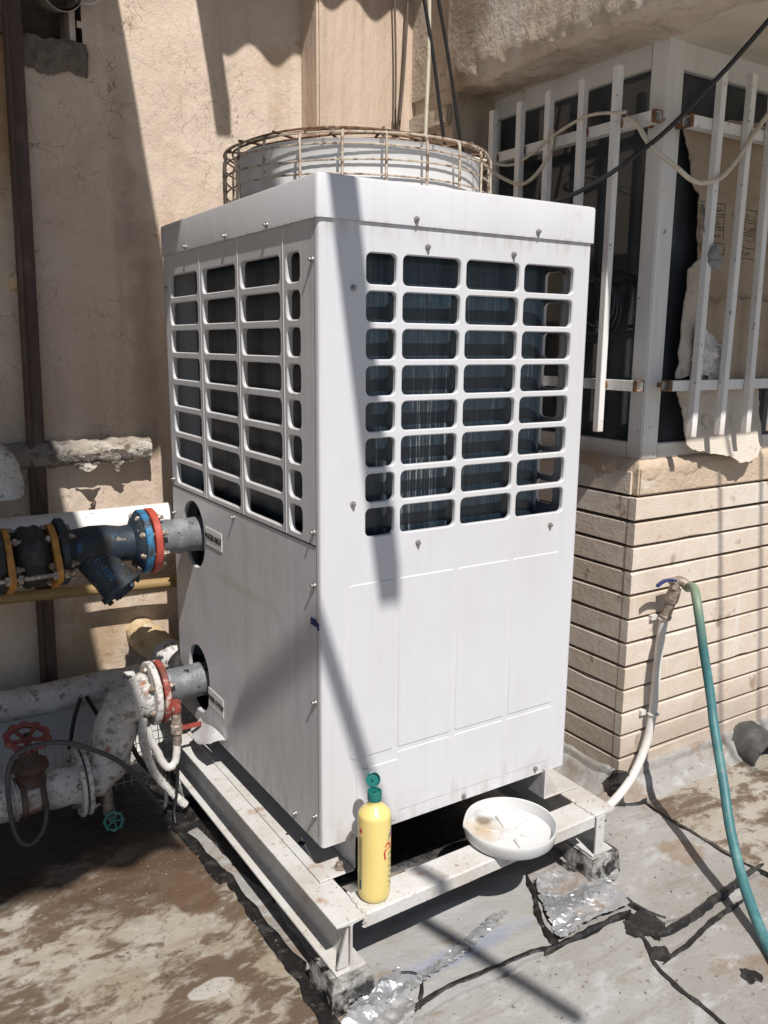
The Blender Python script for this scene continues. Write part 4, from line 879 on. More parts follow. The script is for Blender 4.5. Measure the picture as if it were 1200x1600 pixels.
mb.f = [tuple(f) for f in fs_]; mb.build('raised_lettering', MT['blue_flange'], strn, flat=True, recalc=False)
flange(up, -.405, AZ - .002, m='blue_iron', t=.022, r=.098)
# rubber joint with ochre limit plates and tie rods
def lug_plate(x, nm='limit_plate'):
    pts = []
    for i in range(48):
        an = 2 * math.pi * i / 48; rr_ = .094 + .030 * max(0, math.cos(2 * (an - .28))) ** 3; pts.append((rr_ * math.cos(an), rr_ * math.sin(an)))
    mb = MB(); mb.prism(pts, (x, AY, AZ - .012), (0, 1, 0), (0, 0, 1), (-1, 0, 0), .018); return mb.build(nm, MT['orange'], up, bevel=.002, seg=1, ang=40)
lug_plate(-.421); lug_plate(-.545)
mb = MB(); mb.tube([(-.44 - .0105 * i, AY, AZ - .008) for i in range(10)], [.066, .075, .088, .092, .088, .088, .092, .088, .075, .066], 28); mb.build('rubber_bellows', MT['rubber'], up, ang=60)
flange(up, -.575, AZ - .008, m='rubber', t=.02, r=.098)
mb = MB(); mb.tube([(-.585 - .2 * i, AY, AZ - .01) for i in range(8)], .057, 22); mb.build('pipe_run', MT['blue_iron'], up, ang=50)
for an in (.28, .28 + math.pi):
    yy, zz = AY + .112 * math.cos(an), AZ - .012 + .112 * math.sin(an); mb = MB(); mb.cyl((-.60, yy, zz), (-.385, yy, zz), .0065, n=10)
    for x in (-.448, -.418, -.573, -.540): mb.cyl((x, yy, zz), (x + .012, yy, zz), .0135, n=6)
    mb.build('tie_rod', MT['zinc'], up, ang=30)
bolts(up, -.44, -.394, AZ - .008, AY, .078, 6, .2); bolts(up, -.585, -.54, AZ - .008, AY, .078, 6, .2)

# outlet side: flange, swan-neck in lagging, flange pair, gate valve
LZ = .135; LY = .86
low = thing('outlet_pipe', (-.3, LY, G), 'thick white lagged water outlet pipe bending down from the lower casing hole', 'pipe')
mb = MB(); mb.tube([(-.115 + .012 * i, LY, LZ + .008) for i in range(18)], .054, 26, jit=.003, js=45); mb.build('wrapped_pipe', MT['grey_wrap'], low, ang=50)
flange(low, -.132, LZ - .004, LY, .102, .020, 'red_old'); flange(low, -.158, LZ - .004, LY, .102, .020, 'lagging'); bolts(low, -.17, -.122, LZ - .004, LY, .080, 6, .5)
pth = smooth([(-.168, LY, LZ - .006), (-.215, LY, LZ - .012), (-.262, LY, .085), (-.285, LY, .0), (-.315, LY, -.075), (-.355, LY, -.105), (-.392, LY, -.112)], 6)
mb = MB(); mb.tube(pth, [.066 + .004 * math.sin(i * .9) for i in range(len(pth))], 26, jit=.006, js=22); mb.build('lagged_bend', MT['lagging'], low, ang=60)
flange(low, -.378, -.113, LY, .103, .013, 'lagging'); flange(low, -.398, -.113, LY, .104, .013, 'lagging'); bolts(low, -.405, -.372, -.113, LY, .085, 6, .7, s_=.008)
pth = [(-.402 - .02 * i, LY, -.112) for i in range(45)]
mb = MB(); mb.tube(pth, [.058 + .004 * math.sin(i * .8) + (.012 if i == 0 else 0) for i in range(45)], 24, jit=.004, js=25); mb.build('lagged_run', MT['lagging'], low, ang=60)
mb = MB()
for x in (-.60, -.585): mb.torus((x, LY, -.112), (1, 0, 0), .062, .006, 28, 6)
mb.build('clamp_band', MT['galv'], low)
gv = thing('gate_valve', (-.535, LY, -.05), 'gate valve with a red handwheel on the lagged pipe at lower left', 'valve')
mb = MB(); mb.lathe([(0, .045), (.018, .045), (.024, .035), (.030, .010), (.052, -.004), (.055, -.018), (.046, -.030), (.040, -.045), (.046, -.058), (.050, -.068)], (-.535, LY - .005, .0), (0, 0, 1), 22)
for x in (-.562, -.508): mb.torus((x, LY, -.112), (1, 0, 0), .063, .009, 28, 7)
mb.build('bonnet', MT['brown_iron'], gv, ang=50)
mb = MB(); mb.cyl((-.535, LY - .005, .03), (-.535, LY - .005, .088), .010, n=10); mb.build('stem', MT['rubber'], gv)
def handwheel(parent, c, ax, Rw, m, spokes=5, lobes=10, nm='handwheel'):
    x, y, z = frame(Vector(ax)); c = Vector(c); mb = MB(); N_ = 60; pts = []; rad = []
    for i in range(N_ + 1):
        an = 2 * math.pi * i / N_; rr_ = Rw * (1 + .055 * math.cos(lobes * an)); pts.append(c + (x * math.cos(an) + y * math.sin(an)) * rr_); rad.append(Rw * (.17 + .02 * math.cos(lobes * an)))
    mb.tube(pts, rad, 8, False)
    for k in range(spokes):
        an = 2 * math.pi * k / spokes; w = x * math.cos(an) + y * math.sin(an); mb.tube([c - z * Rw * .12, c + w * Rw * .5 - z * Rw * .12, c + w * Rw], [Rw * .13, Rw * .11, Rw * .13], 7)
    mb.cyl(c - z * Rw * .3, c + z * Rw * .12, Rw * .24, n=14); ob = mb.build(nm, MT[m], parent, ang=50)
    mb = MB(); mb.cyl(c + z * Rw * .1, c + z * Rw * .22, Rw * .12, n=6); mb.build('nut', MT['rubber'], ob); return ob
handwheel(gv, (-.535, LY - .005, .078), (.1, -.28, 1), .056, 'red_wheel')
dv = thing('drain_valve', (-.315, LY, -.2), 'small drain valve with a green handwheel under the lagged bend', 'valve')
mb = MB(); mb.tube([(-.318, LY - .005, -.155), (-.316, LY - .01, -.20), (-.314, LY - .012, -.235)], [.020, .018, .020], 12); mb.cyl((-.314, LY + .01, -.235), (-.312, LY - .05, -.240), .013, n=10); mb.build('valve_body', MT['brass'], dv)
hw = handwheel(dv, (-.312, LY - .058, -.242), (-.25, -1, .25), .027, 'green_wheel', 5, 8)

# wall pipes
def wallpipe(nm, label, pts, r, m, n=22, jit=0.0, js=20, caps=True, cat='pipe'):
    mb = MB(); mb.tube(pts, r, n, caps, jit, js); c = Vector(pts[0]).lerp(Vector(pts[-1]), .5); return tag(mb.build(nm, MT[m], None, ang=55, origin=c), label, cat)
P_ = [(-.50 + .0115 * i, 1.313 + .003 * nz(i * .1, 2), .860 + .003 * nz(i * .12, 7)) for i in range(45)]
lagp = thing('lagged_wall_pipe', (-.25, 1.225, .866), 'torn dirty white lagging on the horizontal wall pipe high above the flanged pipe', 'pipe')
mb = MB(); mb.tube(P_, [.043 + .004 * nz(i * .35, 4) for i in range(45)], 36, True, .006, 30); mb.build('lagging', MT['lagging_torn'], lagp, ang=60)
mb = MB(); mb.sheet(lambda u, v: V(-.135 + .045 * u + .012 * v * nz(u, v, 1, 3) - .02 * v * (u - .5), 1.282 + .012 * math.sin(u * 5) * v, .826 - .040 * v * (1 - abs(u - .4) * 1.5) + .006 * nz(u, v, 3, 5)), 12, 9, .002); mb.build('torn_flap', MT['lagging_torn'], lagp)
mb = MB(); mb.sheet(lambda u, v: V(-.26 + .085 * u, 1.278 + .010 * math.sin(u * 6 + 1) * v, .826 - .024 * v * (math.sin(math.pi * u) + .1) + .006 * nz(u, v, 7, 5)), 14, 6, .002); mb.build('torn_flap', MT['lagging_torn'], lagp)
nl = thing('lagged_elbow', (-.52, 1.0, .82), 'white lagged pipe elbow cut off by the left edge of the picture', 'pipe')
mb = MB(); pe = smooth([(-.75, 1.02, .90), (-.62, 1.02, .90), (-.545, 1.02, .885), (-.525, 1.02, .84), (-.522, 1.02, .775)], 6); mb.tube(pe, .055, 22, True, .008, 24); mb.build('lagging', MT['lagging'], nl, ang=60)
mb = MB(); mb.tube([(-.70, 1.02, .70), (-.66, 1.02, .83), (-.62, 1.02, .9)], .05, 20, True, .008, 24); mb.build('lagging', MT['lagging'], nl, ang=60)
wallpipe('white_wall_pipe', 'clean white painted horizontal pipe behind the red flange', [(-1.6, 1.2, .618), (-1.0, 1.2, .618), (-.5, 1.2, .619), (.035, 1.2, .620)], .058, 'white_pipe', 30)
wallpipe('ochre_gas_pipe', 'thin ochre pipe running along the wall under the white pipe', [(-1.6, 1.25, .43), (-.528, 1.25, .400), (.25, 1.25, .362)], .019, 'yellow_pipe', 16)
wallpipe('low_wall_pipe', 'long white lagged pipe low along the wall above the white skirting', [(-1.6 + .03 * i, 1.2, .045) for i in range(52)], .052, 'lagging', 24, .006, 18)
mb = MB()
elb = thing('wall_elbow', (-.03, 1.2, .13), 'tan lagged pipe stub leaving the wall beside the lower casing hole', 'pipe')
pe = smooth([(-.045, 1.40, .165), (-.043, 1.32, .165), (-.030, 1.24, .155), (-.008, 1.17, .135)], 6); mb.tube(pe, .058, 24, True, .007, 26); mb.build('foam_lagging', MT['lagging_tan'], elb, ang=60)
mb = MB(); mb.tube(smooth([(-.010, 1.172, .136), (.010, 1.12, .120), (.02, 1.09, .113)], 4), .060, 24, True, .004, 26); mb.build('white_sleeve', MT['lagging'], elb, ang=60)
mb = MB(); mb.tube([(.018, 1.095, .114), (.05, 1.0, .095)], .062, 24); mb.build('black_sleeve', MT['rubber'], elb, ang=60)
mb = MB(); mb.bar((-.340, 1.312, 2.9), (-.385, 1.312, .0), .052, .030, (0, 1, 0)); mb.bar((-.362, 1.300, 2.9), (-.407, 1.300, .0), .012, .05, (0, 1, 0))
tag(mb.build('iron_upright', MT['brown_iron'], None, bevel=.003, seg=1, origin=(-.385, 1.31, 0)), 'tall dark brown iron upright standing against the shaded wall', 'post')
mb = MB(); mb.bar((-1.2, 1.32, 2.165), (-.363, 1.32, 2.178), .05, .03, (0, 1, 0)); tag(mb.build('iron_rail', MT['brown_iron'], None, bevel=.003, seg=1, origin=(-.7, 1.32, 2.17)), 'short brown iron rail joining the upright at upper left', 'rail')
fl = thing('flue_pipe', (-.2, 1.36, 2.26), 'metal flue end in the broken opening at upper left', 'flue')
mb = MB(); mb.lathe([(.062, .0), (.066, .004), (.064, .12), (.058, .12), (.056, .004)], (-.205, 1.27, 2.30), (-.1, 1, .25), 28); mb.build('flue_tube', mat('soiled_zinc', (.42, .38, .33), .5, .5, layers=[dict(s=20, lo=.45, hi=.65, c_=(.2, .16, .12), r=.8, m=.1)]), fl)
mb = MB(); mb.torus((-.130, 1.30, 2.335), (.1, 1, .2), .055, .004, 30, 6); mb.build('rim', MT['galv'], fl)
mb = MB(); mb.box((-.168, 1.37, 2.12), (-.150, 1.50, 2.28)); mb.build('brick_edge', MT['tile'][1], fl)
mb = MB(); mb.tube(smooth([(-.20, 1.36, .650), (-.20, 1.325, .655), (-.196, 1.312, .668), (-.192, 1.318, .682), (-.196, 1.34, .686)], 5), .006, 7); tag(mb.build('wall_hook', MT['brown_iron'], None, origin=(-.2, 1.35, .66)), 'small bent iron hook in the sunlit wall above the white pipe', 'hook')
# knob of broken render by the upright
mb = MB(); mb.lathe([(0, .03), (.02, .028), (.03, .015), (.034, 0)], (-.385, 1.352, 1.42), (0, -1, 0), 14); 
for v in mb.v: v += V(nz(v.x, v.z, 1, 60), 0, nz(v.x, v.z, 4, 60)) * .008
mb.build('plaster_knob', MT['lagging_tan'], wall, ang=60)

# small bore pipework and cables by the lower hole
bv = thing('ball_valve', (-.10, .80, 0), 'small ball valve with a red lever below the outlet flange', 'valve')
mb = MB(); mb.lathe([(.0, .02), (.014, .02), (.016, .01), (.016, -.02), (.020, -.024), (.020, -.05), (.014, -.055), (.016, -.085), (.012, -.095)], (-.100, .80, .055), (0, 0, 1), 14); mb.build('valve_body', MT['brass'], bv)
mb = MB(); mb.box((-.110, .788, .012), (-.020, .800, .026)); mb.build('lever', MT['red_old'], bv, bevel=.002)
mb = MB(); mb.lathe([(0, .022), (.016, .022), (.018, .01), (.018, -.015), (0, -.015)], (-.100, .80, .09), (0, 0, 1), 12); mb.build('red_cap', MT['red_old'], bv)
mb = MB(); mb.tube(smooth([(-.102, .80, -.035), (-.106, .80, -.085), (-.122, .80, -.108), (-.145, .80, -.095), (-.165, .80, -.045), (-.185, .80, .0), (-.19, .81, .04)], 6), .0125, 12, jit=.002, js=50); tag(mb.build('bent_tube', MT['pvc'], None, origin=(-.12, .8, -.1)), 'bent pale tube hooked under the ball valve', 'tube')
def cable(nm, label, pts, r, m, cat='cable', n=6, seg=8, group=None):
    mb = MB(); mb.tube(smooth(pts, n), r, seg); c = Vector(pts[len(pts) // 2]); return tag(mb.build(nm, MT[m], None, ang=60, origin=c), label, cat, group)
cable('flex_hose', 'pale flexible hose curving down to the roof beside the left beam', [(-.205, .80, .075), (-.209, .80, .03), (-.206, .80, -.013), (-.180, .80, -.108), (-.132, .80, -.189), (-.085, .79, -.250)], .0135, 'lagging', 'hose', 6, 12)
cable('drooping_cable', 'dark cable drooping across the lagged bend at lower left', [(-.50, .86, -.06), (-.505, .80, -.13), (-.525, .77, -.19), (-.57, .76, -.215), (-.60, .77, -.17), (-.608, .78, -.06), (-.600, .78, .03), (-.566, .78, .072), (-.478, .78, .078), (-.389, .78, .040), (-.278, .78, -.048), (-.194, .78, -.182), (-.165, .78, -.232), (-.148, .79, -.215), (-.146, .80, -.15)], .0075, 'grey_cable')
cable('hanging_cable', 'short black cable hanging straight from the low wall pipe', [(-.32, 1.13, .05), (-.345, 1.13, -.02), (-.37, 1.12, -.12)], .007, 'black_cable')
cable('slanting_cable', 'short black cable slanting behind the lagged bend', [(-.30, 1.13, .05), (-.265, 1.13, -.03), (-.22, 1.1, -.12)], .007, 'black_cable')
cable('valve_cable', 'thin black cable hanging below the ball valve', [(-.104, .79, -.10), (-.110, .79, -.18), (-.125, .78, -.25), (-.13, .76, -.285)], .006, 'black_cable')
cable('floor_cable', 'black cable lying in loops behind the flexible hose', [(-.24, .9, .02), (-.20, .88, -.1), (-.12, .86, -.2), (-.06, .84, -.275), (-.0, .9, -.285)], .008, 'black_cable')
# wire mesh leaning behind the pipe
mb = MB(); my = 1.06
for i in range(46):
    x = -1.1 + .027 * i; mb.tube([(x, my + .0, -.295), (x + .004, my + .05, -.09)], .0016, 4)
for j in range(8):
    t = j / 7; mb.tube([(-1.11, my + .05 * t, -.295 + .205 * t), (.12, my + .05 * t, -.295 + .205 * t)], .0016, 4)
tag(mb.build('wire_mesh', MT['galv'], None, origin=(-.5, my, -.295)), 'rusty pale wire mesh panel leaning behind the lagged outlet pipe', 'wire mesh')

# ================================================================== WINDOW GRILLES AND WHAT HANGS THERE
def sqbar(mb, p, q, w, up): mb.bar(p, q, w, w, up)
gl_ = thing('window_grille', (1.16, .45, .9), 'white burglar grille over the window facing the chiller', 'grille', 'white burglar grilles on the corner window')
def rail(parent, p, q, up, w=.032):
    # hollow square tube: open, rusted end
    p, q = Vector(p), Vector(q); d = (q - p).normalized(); y = Vector(up); x = d.cross(y).normalized(); h = w / 2; hi = h - .003; mb = MB()
    o = [(-h, -h), (h, -h), (h, h), (-h, h)]; i_ = [(-hi, -hi), (hi, -hi), (hi, hi), (-hi, hi)]
    P0 = [p + x * a + y * b for a, b in o]; P1 = [q + x * a + y * b for a, b in o]; I0 = [p + x * a + y * b for a, b in i_]; I1 = [p + d * .12 + x * a + y * b for a, b in i_]
    mb.add(P0 + P1 + I0 + I1, [(k, (k + 1) % 4, 4 + (k + 1) % 4, 4 + k) for k in range(4)] + [(k, (k + 1) % 4, 8 + (k + 1) % 4, 8 + k) for k in range(4)] + [(8 + k, 8 + (k + 1) % 4, 12 + (k + 1) % 4, 12 + k) for k in range(4)] + [(12, 13, 14, 15)] + [(4, 5, 6, 7)])
    ob = mb.build('rail', MT['bar_white'], parent, ang=30)
    rim = MB(); e = .0018; 
    ro = [p - d * .001 + x * a * 1.06 + y * b * 1.06 for a, b in o]; ro2 = [v + d * .014 for v in ro]; ri = [p - d * .001 + x * a + y * b for a, b in i_]; ri2 = [v + d * .03 for v in ri]
    rim.add(ro + ro2 + ri + ri2, [(k, (k + 1) % 4, 4 + (k + 1) % 4, 4 + k) for k in range(4)] + [(k, (k + 1) % 4, 8 + (k + 1) % 4, 8 + k) for k in range(4)]); rim.build('rusted_end', MT['rust_end'], ob, ang=30)
    return ob
rail(gl_, (1.172, .108, 1.886), (1.172, .93, 1.890), (0, 0, 1)); rail(gl_, (1.172, .110, 1.112), (1.172, .93, 1.114), (0, 0, 1))
for y, zt in ((.822, 2.045), (.677, 2.043), (.537, 2.046), (.386, 2.044), (.246, 2.049)):
    mb = MB(); mb.bar((1.143, y, .962), (1.143, y, zt), .024, .024, (0, 1, 0)); mb.build('bar', MT['bar_white'], gl_, bevel=.002, seg=1)
gr_ = thing('window_grille', (1.5, .09, .9), 'white burglar grille in front of the cardboard covered window', 'grille', 'white burglar grilles on the corner window')
rail(gr_, (1.275, .094, 1.884), (2.9, .094, 1.884), (0, 0, 1)); rail(gr_, (1.268, .094, 1.112), (2.9, .094, 1.112), (0, 0, 1))
for i in range(11):
    x = 1.372 + .1405 * i; mb = MB(); mb.bar((x, .065, .950), (x + .014 - (.03 if i == 2 else 0), .065, 2.045), .024, .024, (0, 1, 0)); mb.build('bar', MT['bar_white'], gr_, bevel=.002, seg=1)
# brackets to the frame
for p, q in (((1.19, .20, 1.112), (1.262, .20, 1.112)), ((1.19, .20, 1.888), (1.262, .20, 1.888))):
    mb = MB(); mb.bar(p, q, .014, .014); mb.build('bracket', MT['rust_end'], gl_)
for x in (1.31, 2.0):
    for z in (1.112, 1.884): mb = MB(); mb.bar((x, .11, z), (x, .17, z), .014, .014); mb.build('bracket', MT['rust_end'], gr_)
for zz in (1.112, 1.888):
    for y in (.822, .677, .537, .386, .246):
        mb = MB(); mb.tube([(1.1565, y - .014, zz + .012), (1.1555, y - .0145, zz), (1.157, y - .014, zz - .013)], .0042, 6, jit=.004, js=160); mb.build('weld', MT['rust_end'], gl_)
    for i in range(5):
        x = 1.372 + .1405 * i + .014 * (zz - .95) / 1.095; mb = MB(); mb.tube([(x + .0135, .0785, zz + .012), (x + .014, .0775, zz), (x + .0135, .079, zz - .013)], .0042, 6, jit=.004, js=160); mb.build('weld', MT['rust_end'], gr_)
# cardboard
def card(nm, label, outline, y, th, m, bulge=None, seed=0.0, step=.012):
    xs_ = [p[0] for p in outline]; zs_ = [p[1] for p in outline]; bm_ = bmesh.new()
    P = []
    for i in range(len(outline)):
        a_, b_ = Vector((*outline[i], 0)), Vector((*outline[(i + 1) % len(outline)], 0)); n_ = max(1, int((b_ - a_).length / .012))
        for k in range(n_):
            q = a_.lerp(b_, k / n_); P.append((q.x + .007 * nz(q.x, q.y, seed, 40), q.y + .007 * nz(q.x, q.y, seed + 5, 40)))
    def inside(x, z):
        c = False; j = len(P) - 1
        for i in range(len(P)):
            if (P[i][1] > z) != (P[j][1] > z) and x < (P[j][0] - P[i][0]) * (z - P[i][1]) / (P[j][1] - P[i][1]) + P[i][0]: c = not c
            j = i
        return c
    vs_ = [bm_.verts.new((x, z, 0)) for x, z in P]
    f = bm_.faces.new(vs_); bmesh.ops.triangulate(bm_, faces=[f])
    x0, x1, z0_, z1 = min(xs_), max(xs_), min(zs_), max(zs_)
    for k in range(1, int((x1 - x0) / .03)): bmesh.ops.bisect_plane(bm_, geom=bm_.verts[:] + bm_.edges[:] + bm_.faces[:], plane_co=(x0 + k * .03, 0, 0), plane_no=(1, 0, 0))
    for k in range(1, int((z1 - z0_) / .03)): bmesh.ops.bisect_plane(bm_, geom=bm_.verts[:] + bm_.edges[:] + bm_.faces[:], plane_co=(0, z0_ + k * .03, 0), plane_no=(0, 1, 0))
    bm_.verts.ensure_lookup_table(); n_ = len(bm_.verts); mb = MB(); idx = {v: i for i, v in enumerate(bm_.verts)}
    def yy(x, z): return y + (bulge(x, z) if bulge else 0) + .006 * nz(x, z, seed, 8) + .003 * nz(x, z, seed + 2, 25)
    mb.v = [V(v.co.x, yy(v.co.x, v.co.y), v.co.y) for v in bm_.verts] + [V(v.co.x, yy(v.co.x, v.co.y) + th, v.co.y) for v in bm_.verts]
    for f in bm_.faces: t_ = [idx[v] for v in f.verts]; mb.f.append(tuple(t_)); mb.f.append(tuple(i + n_ for i in reversed(t_)))
    for e in bm_.edges:
        if len(e.link_faces) == 1: a_, b_ = idx[e.verts[0]], idx[e.verts[1]]; mb.f.append((a_, b_, b_ + n_, a_ + n_))
    bm_.free(); return tag(mb.build(nm, MT[m], None, ang=50, origin=((x0 + x1) / 2, y, z0_)), label, 'cardboard'), yy
big, byy = card('cardboard_sheet', 'large brown cardboard sheet with a printed table behind the right grille', [(1.318, 1.885), (1.36, 1.80), (1.390, 1.725), (1.425, 1.70), (1.425, 1.50), (1.455, 1.47), (1.44, 1.20), (1.43, 1.11), (1.85, 1.10), (2.2, 1.1), (2.2, 1.93), (1.6, 1.935), (1.42, 1.92)], .136, .005, 'card', lambda x, z: .006 * math.sin(x * 22 + 2 * math.sin(z * 5)) + .005 * math.sin(z * 9 + x * 3) - (.008 if z < 1.56 else 0), seed=2)
lowc, _ = card('cardboard_piece', 'lower brown cardboard piece with a ragged top edge under the printed one', [(1.47, 1.385), (1.52, 1.372), (1.57, 1.40), (1.63, 1.385), (1.72, 1.392), (1.84, 1.38), (1.85, 1.105), (1.45, 1.108)], .112, .005, 'card', lambda x, z: .005 * math.sin(x * 30), seed=21)
# printed table: ruled lines and handwritten words
ink = MB()
def ln(x0, x1, z0_, z1, w=.0022):
    n_ = 12
    for k in range(n_):
        a_, b_ = k / n_, (k + 1) / n_; p = (x0 + (x1 - x0) * a_, z0_ + (z1 - z0_) * a_); q = (x0 + (x1 - x0) * b_, z0_ + (z1 - z0_) * b_)
        hx, hz = (0, w / 2) if abs(x1 - x0) > abs(z1 - z0_) else (w / 2, 0)
        ink.add([V(p[0] - hx, byy(*p) - .0015, p[1] - hz), V(p[0] + hx, byy(*p) - .0015, p[1] + hz), V(q[0] + hx, byy(*q) - .0015, q[1] + hz), V(q[0] - hx, byy(*q) - .0015, q[1] - hz)], [(0, 1, 2, 3)])
for z in (1.680, 1.648, 1.640, 1.608, 1.600, 1.566, 1.558, 1.525): ln(1.432, 1.535, z, z - .002); ln(1.60, 1.72, z - .004, z - .006)
for x in (1.432, 1.535, 1.60, 1.72): ln(x, x, 1.68, 1.523)
def words(txt, x, z, sz):
    vs_, fs_ = text_mesh(txt, sz); ink.add([V(x + a_, byy(x + a_, z + b_) - .0016, z + b_) for a_, b_ in vs_], fs_)
for txt, x, z in (('\ufeae\ufef4\ufee4\ufea7', 1.500, 1.662), ('\ufeae\ufebc\ufecb', 1.452, 1.662), ('\u0648 \ufeae\u0627\u0632', 1.500, 1.622), ('\ufeea\ufea8\ufeb3', 1.455, 1.623), ('\ufeb2\ufee4\ufea7', 1.49, 1.583), ('\u06f2\u06f0 \ufeb2\ufe9f', 1.46, 1.543), ('\u06cc\ufeae\ufed4\ufec7 \u0648 \ufeae\u0628 \ufeb2\ufea7', 1.662, 1.660), ('\ufeb2\ufef3\ufeae\ufee4\ufedf \ufeb2\ufef3', 1.66, 1.620), ('\ufeb2\ufef4\ufe9f\ufeae\u062f \u0648 \u0632', 1.66, 1.579), ('\u06f9\u06f0 \u0648 \ufeb2', 1.65, 1.541)):
    words(txt, x, z, .026)
ink.build('print', MT['ink'], big, flat=True, recalc=False)
card('cardboard_strip', 'pale corrugated cardboard strip beside the dark gap in the right window', [(1.378, 1.47), (1.425, 1.505), (1.46, 1.50), (1.455, 1.25), (1.43, 1.14), (1.36, 1.135), (1.365, 1.20), (1.372, 1.30)], .126, .006, 'card_pale', seed=5)
def bul(x, z): return -.055 * max(0, min(1, (1.02 - z) / .2)) ** 1.3 * (.4 + .6 * min(1, max(0, (x - 1.4) / .35)))
card('cardboard_flap', 'stained cardboard flap curling out over the ledge below the right grille', [(1.36, 1.118), (1.41, 1.01), (1.425, .915), (1.45, .900), (1.53, .885), (1.63, .868), (1.68, .845), (1.725, .842), (1.78, .87), (1.81, .91), (1.81, .99), (1.80, 1.10), (1.6, 1.13)], .128, .005, 'card_pale', bul, seed=9)
rg = MB()
def rag(u, v):
    x = 1.415 + .165 * u + .03 * (v - .5) * math.sin(6 * u); z = 1.130 + .165 * v * (1 - .35 * u) + .02 * nz(u, v, 1, 4)
    return V(x, .108 - .020 * math.sin(math.pi * v) * math.sin(math.pi * u) + .022 * nz(u, v, 5, 6) + .012 * nz(u, v, 9, 15), z)
rg.sheet(rag, 40, 36, .002); tag(rg.build('white_rag', MT['rag'], None, ang=80, origin=(1.48, .1, 1.13)), 'crumpled white rag stuffed behind the right grille rail', 'rag')
bm2 = bmesh.new(); bmesh.ops.create_icosphere(bm2, subdivisions=3, radius=.03)
mb = MB(); mb.v = [V(1.396, .048, 1.505) + Vector((v.co.x * .8, v.co.y * .6, v.co.z * 1.1)) * (1 + .7 * nz(v.co.x, v.co.y, v.co.z, 45)) for v in bm2.verts]; mb.f = [tuple(v.index for v in f.verts) for f in bm2.faces]; bm2.free()
tag(mb.build('knotted_cloth', MT['grey_rag'], None, ang=80, origin=(1.396, .048, 1.505)), 'grey knot of cloth tied to a bar of the right grille', 'cloth')
cable('cloth_tail', 'thin grey strip of cloth trailing up from the knot', [(1.392, .055, 1.52), (1.372, .07, 1.57), (1.375, .085, 1.63), (1.385, .1, 1.66)], .004, 'grey_rag', 'cloth')
# cable coil hung inside the left grille
mb = MB()
for k in range(3): mb.torus((1.205 + .006 * k, .335 + .010 * k, 1.37 - .012 * k), (1, .08 * k - .1, .05), .075 + .012 * k, .006, 44, 7)
mb.tube(smooth([(1.20, .44, 1.44), (1.19, .40, 1.48), (1.175, .33, 1.45), (1.17, .295, 1.36), (1.17, .285, 1.26), (1.168, .283, 1.18)], 6), .006, 8)
tag(mb.build('cable_coil', MT['black_cable'], None, origin=(1.21, .34, 1.2)), 'coil of black cable hung behind the left grille beside the chiller', 'cable')
# overhead cables
cable('thick_black_cable', 'thick black cable crossing the window corner diagonally', [(.62, .84, 1.545), (.80, .62, 1.595), (1.0, .305, 1.668), (1.13, .10, 1.80), (1.20, -.06, 1.95), (1.235, -.22, 2.10), (1.26, -.45, 2.3)], .007, 'black_cable')
cable('cream_cable', 'cream cable sagging in front of the window corner post', [(1.14, .20, 1.893), (1.135, .16, 1.875), (1.135, .10, 1.80), (1.19, .05, 1.74), (1.26, .042, 1.708), (1.33, .042, 1.712), (1.42, .042, 1.755), (1.60, .045, 1.945), (1.75, .05, 2.05)], .0075, 'cream_cable')
cable('cream_cable', 'cream cable looping from the left grille towards the fan cage', [(.80, .70, 1.80), (.98, .76, 1.86), (1.13, .74, 1.805), (1.128, .64, 1.772), (1.128, .56, 1.80), (1.13, .51, 1.86), (1.132, .505, 1.92)], .0065, 'cream_cable')
cable('cream_cable', 'thin cream cable running along the upper left grille rail', [(.80, .72, 1.83), (1.0, .77, 1.865), (1.128, .72, 1.845), (1.13, .60, 1.862), (1.13, .50, 1.90), (1.132, .35, 1.93), (1.135, .2, 1.91)], .005, 'cream_cable')
for i, (lbl, p, q, m, r) in enumerate((('black drop cable hanging left of the cream one beside the pier', (.868, .90, 2.46), (1.045, .90, 1.70), 'black_cable', .0065), ('black drop cable hanging closest to the window head', (.928, .90, 2.46), (1.125, .90, 1.70), 'black_cable', .0065), ('cream drop cable hanging vertically at the pier', (.912, .905, 2.5), (.912, .905, 1.65), 'cream_cable', .007), ('thin dark cable hanging against the pillar, crossing its neighbour', (1.02, 1.19, 2.55), (.96, 1.19, 1.65), 'brown_cable', .005), ('thin dark cable hanging straight against the pillar', (.955, 1.195, 2.6), (.985, 1.195, 1.65), 'brown_cable', .004))):
    a_, b_ = Vector(p), Vector(q); cable('drop_cable', lbl, [a_, a_.lerp(b_, .33) + V(.004, 0, 0), a_.lerp(b_, .66) - V(.004, 0, 0), b_], r, m, group='drop cables beside the pier')

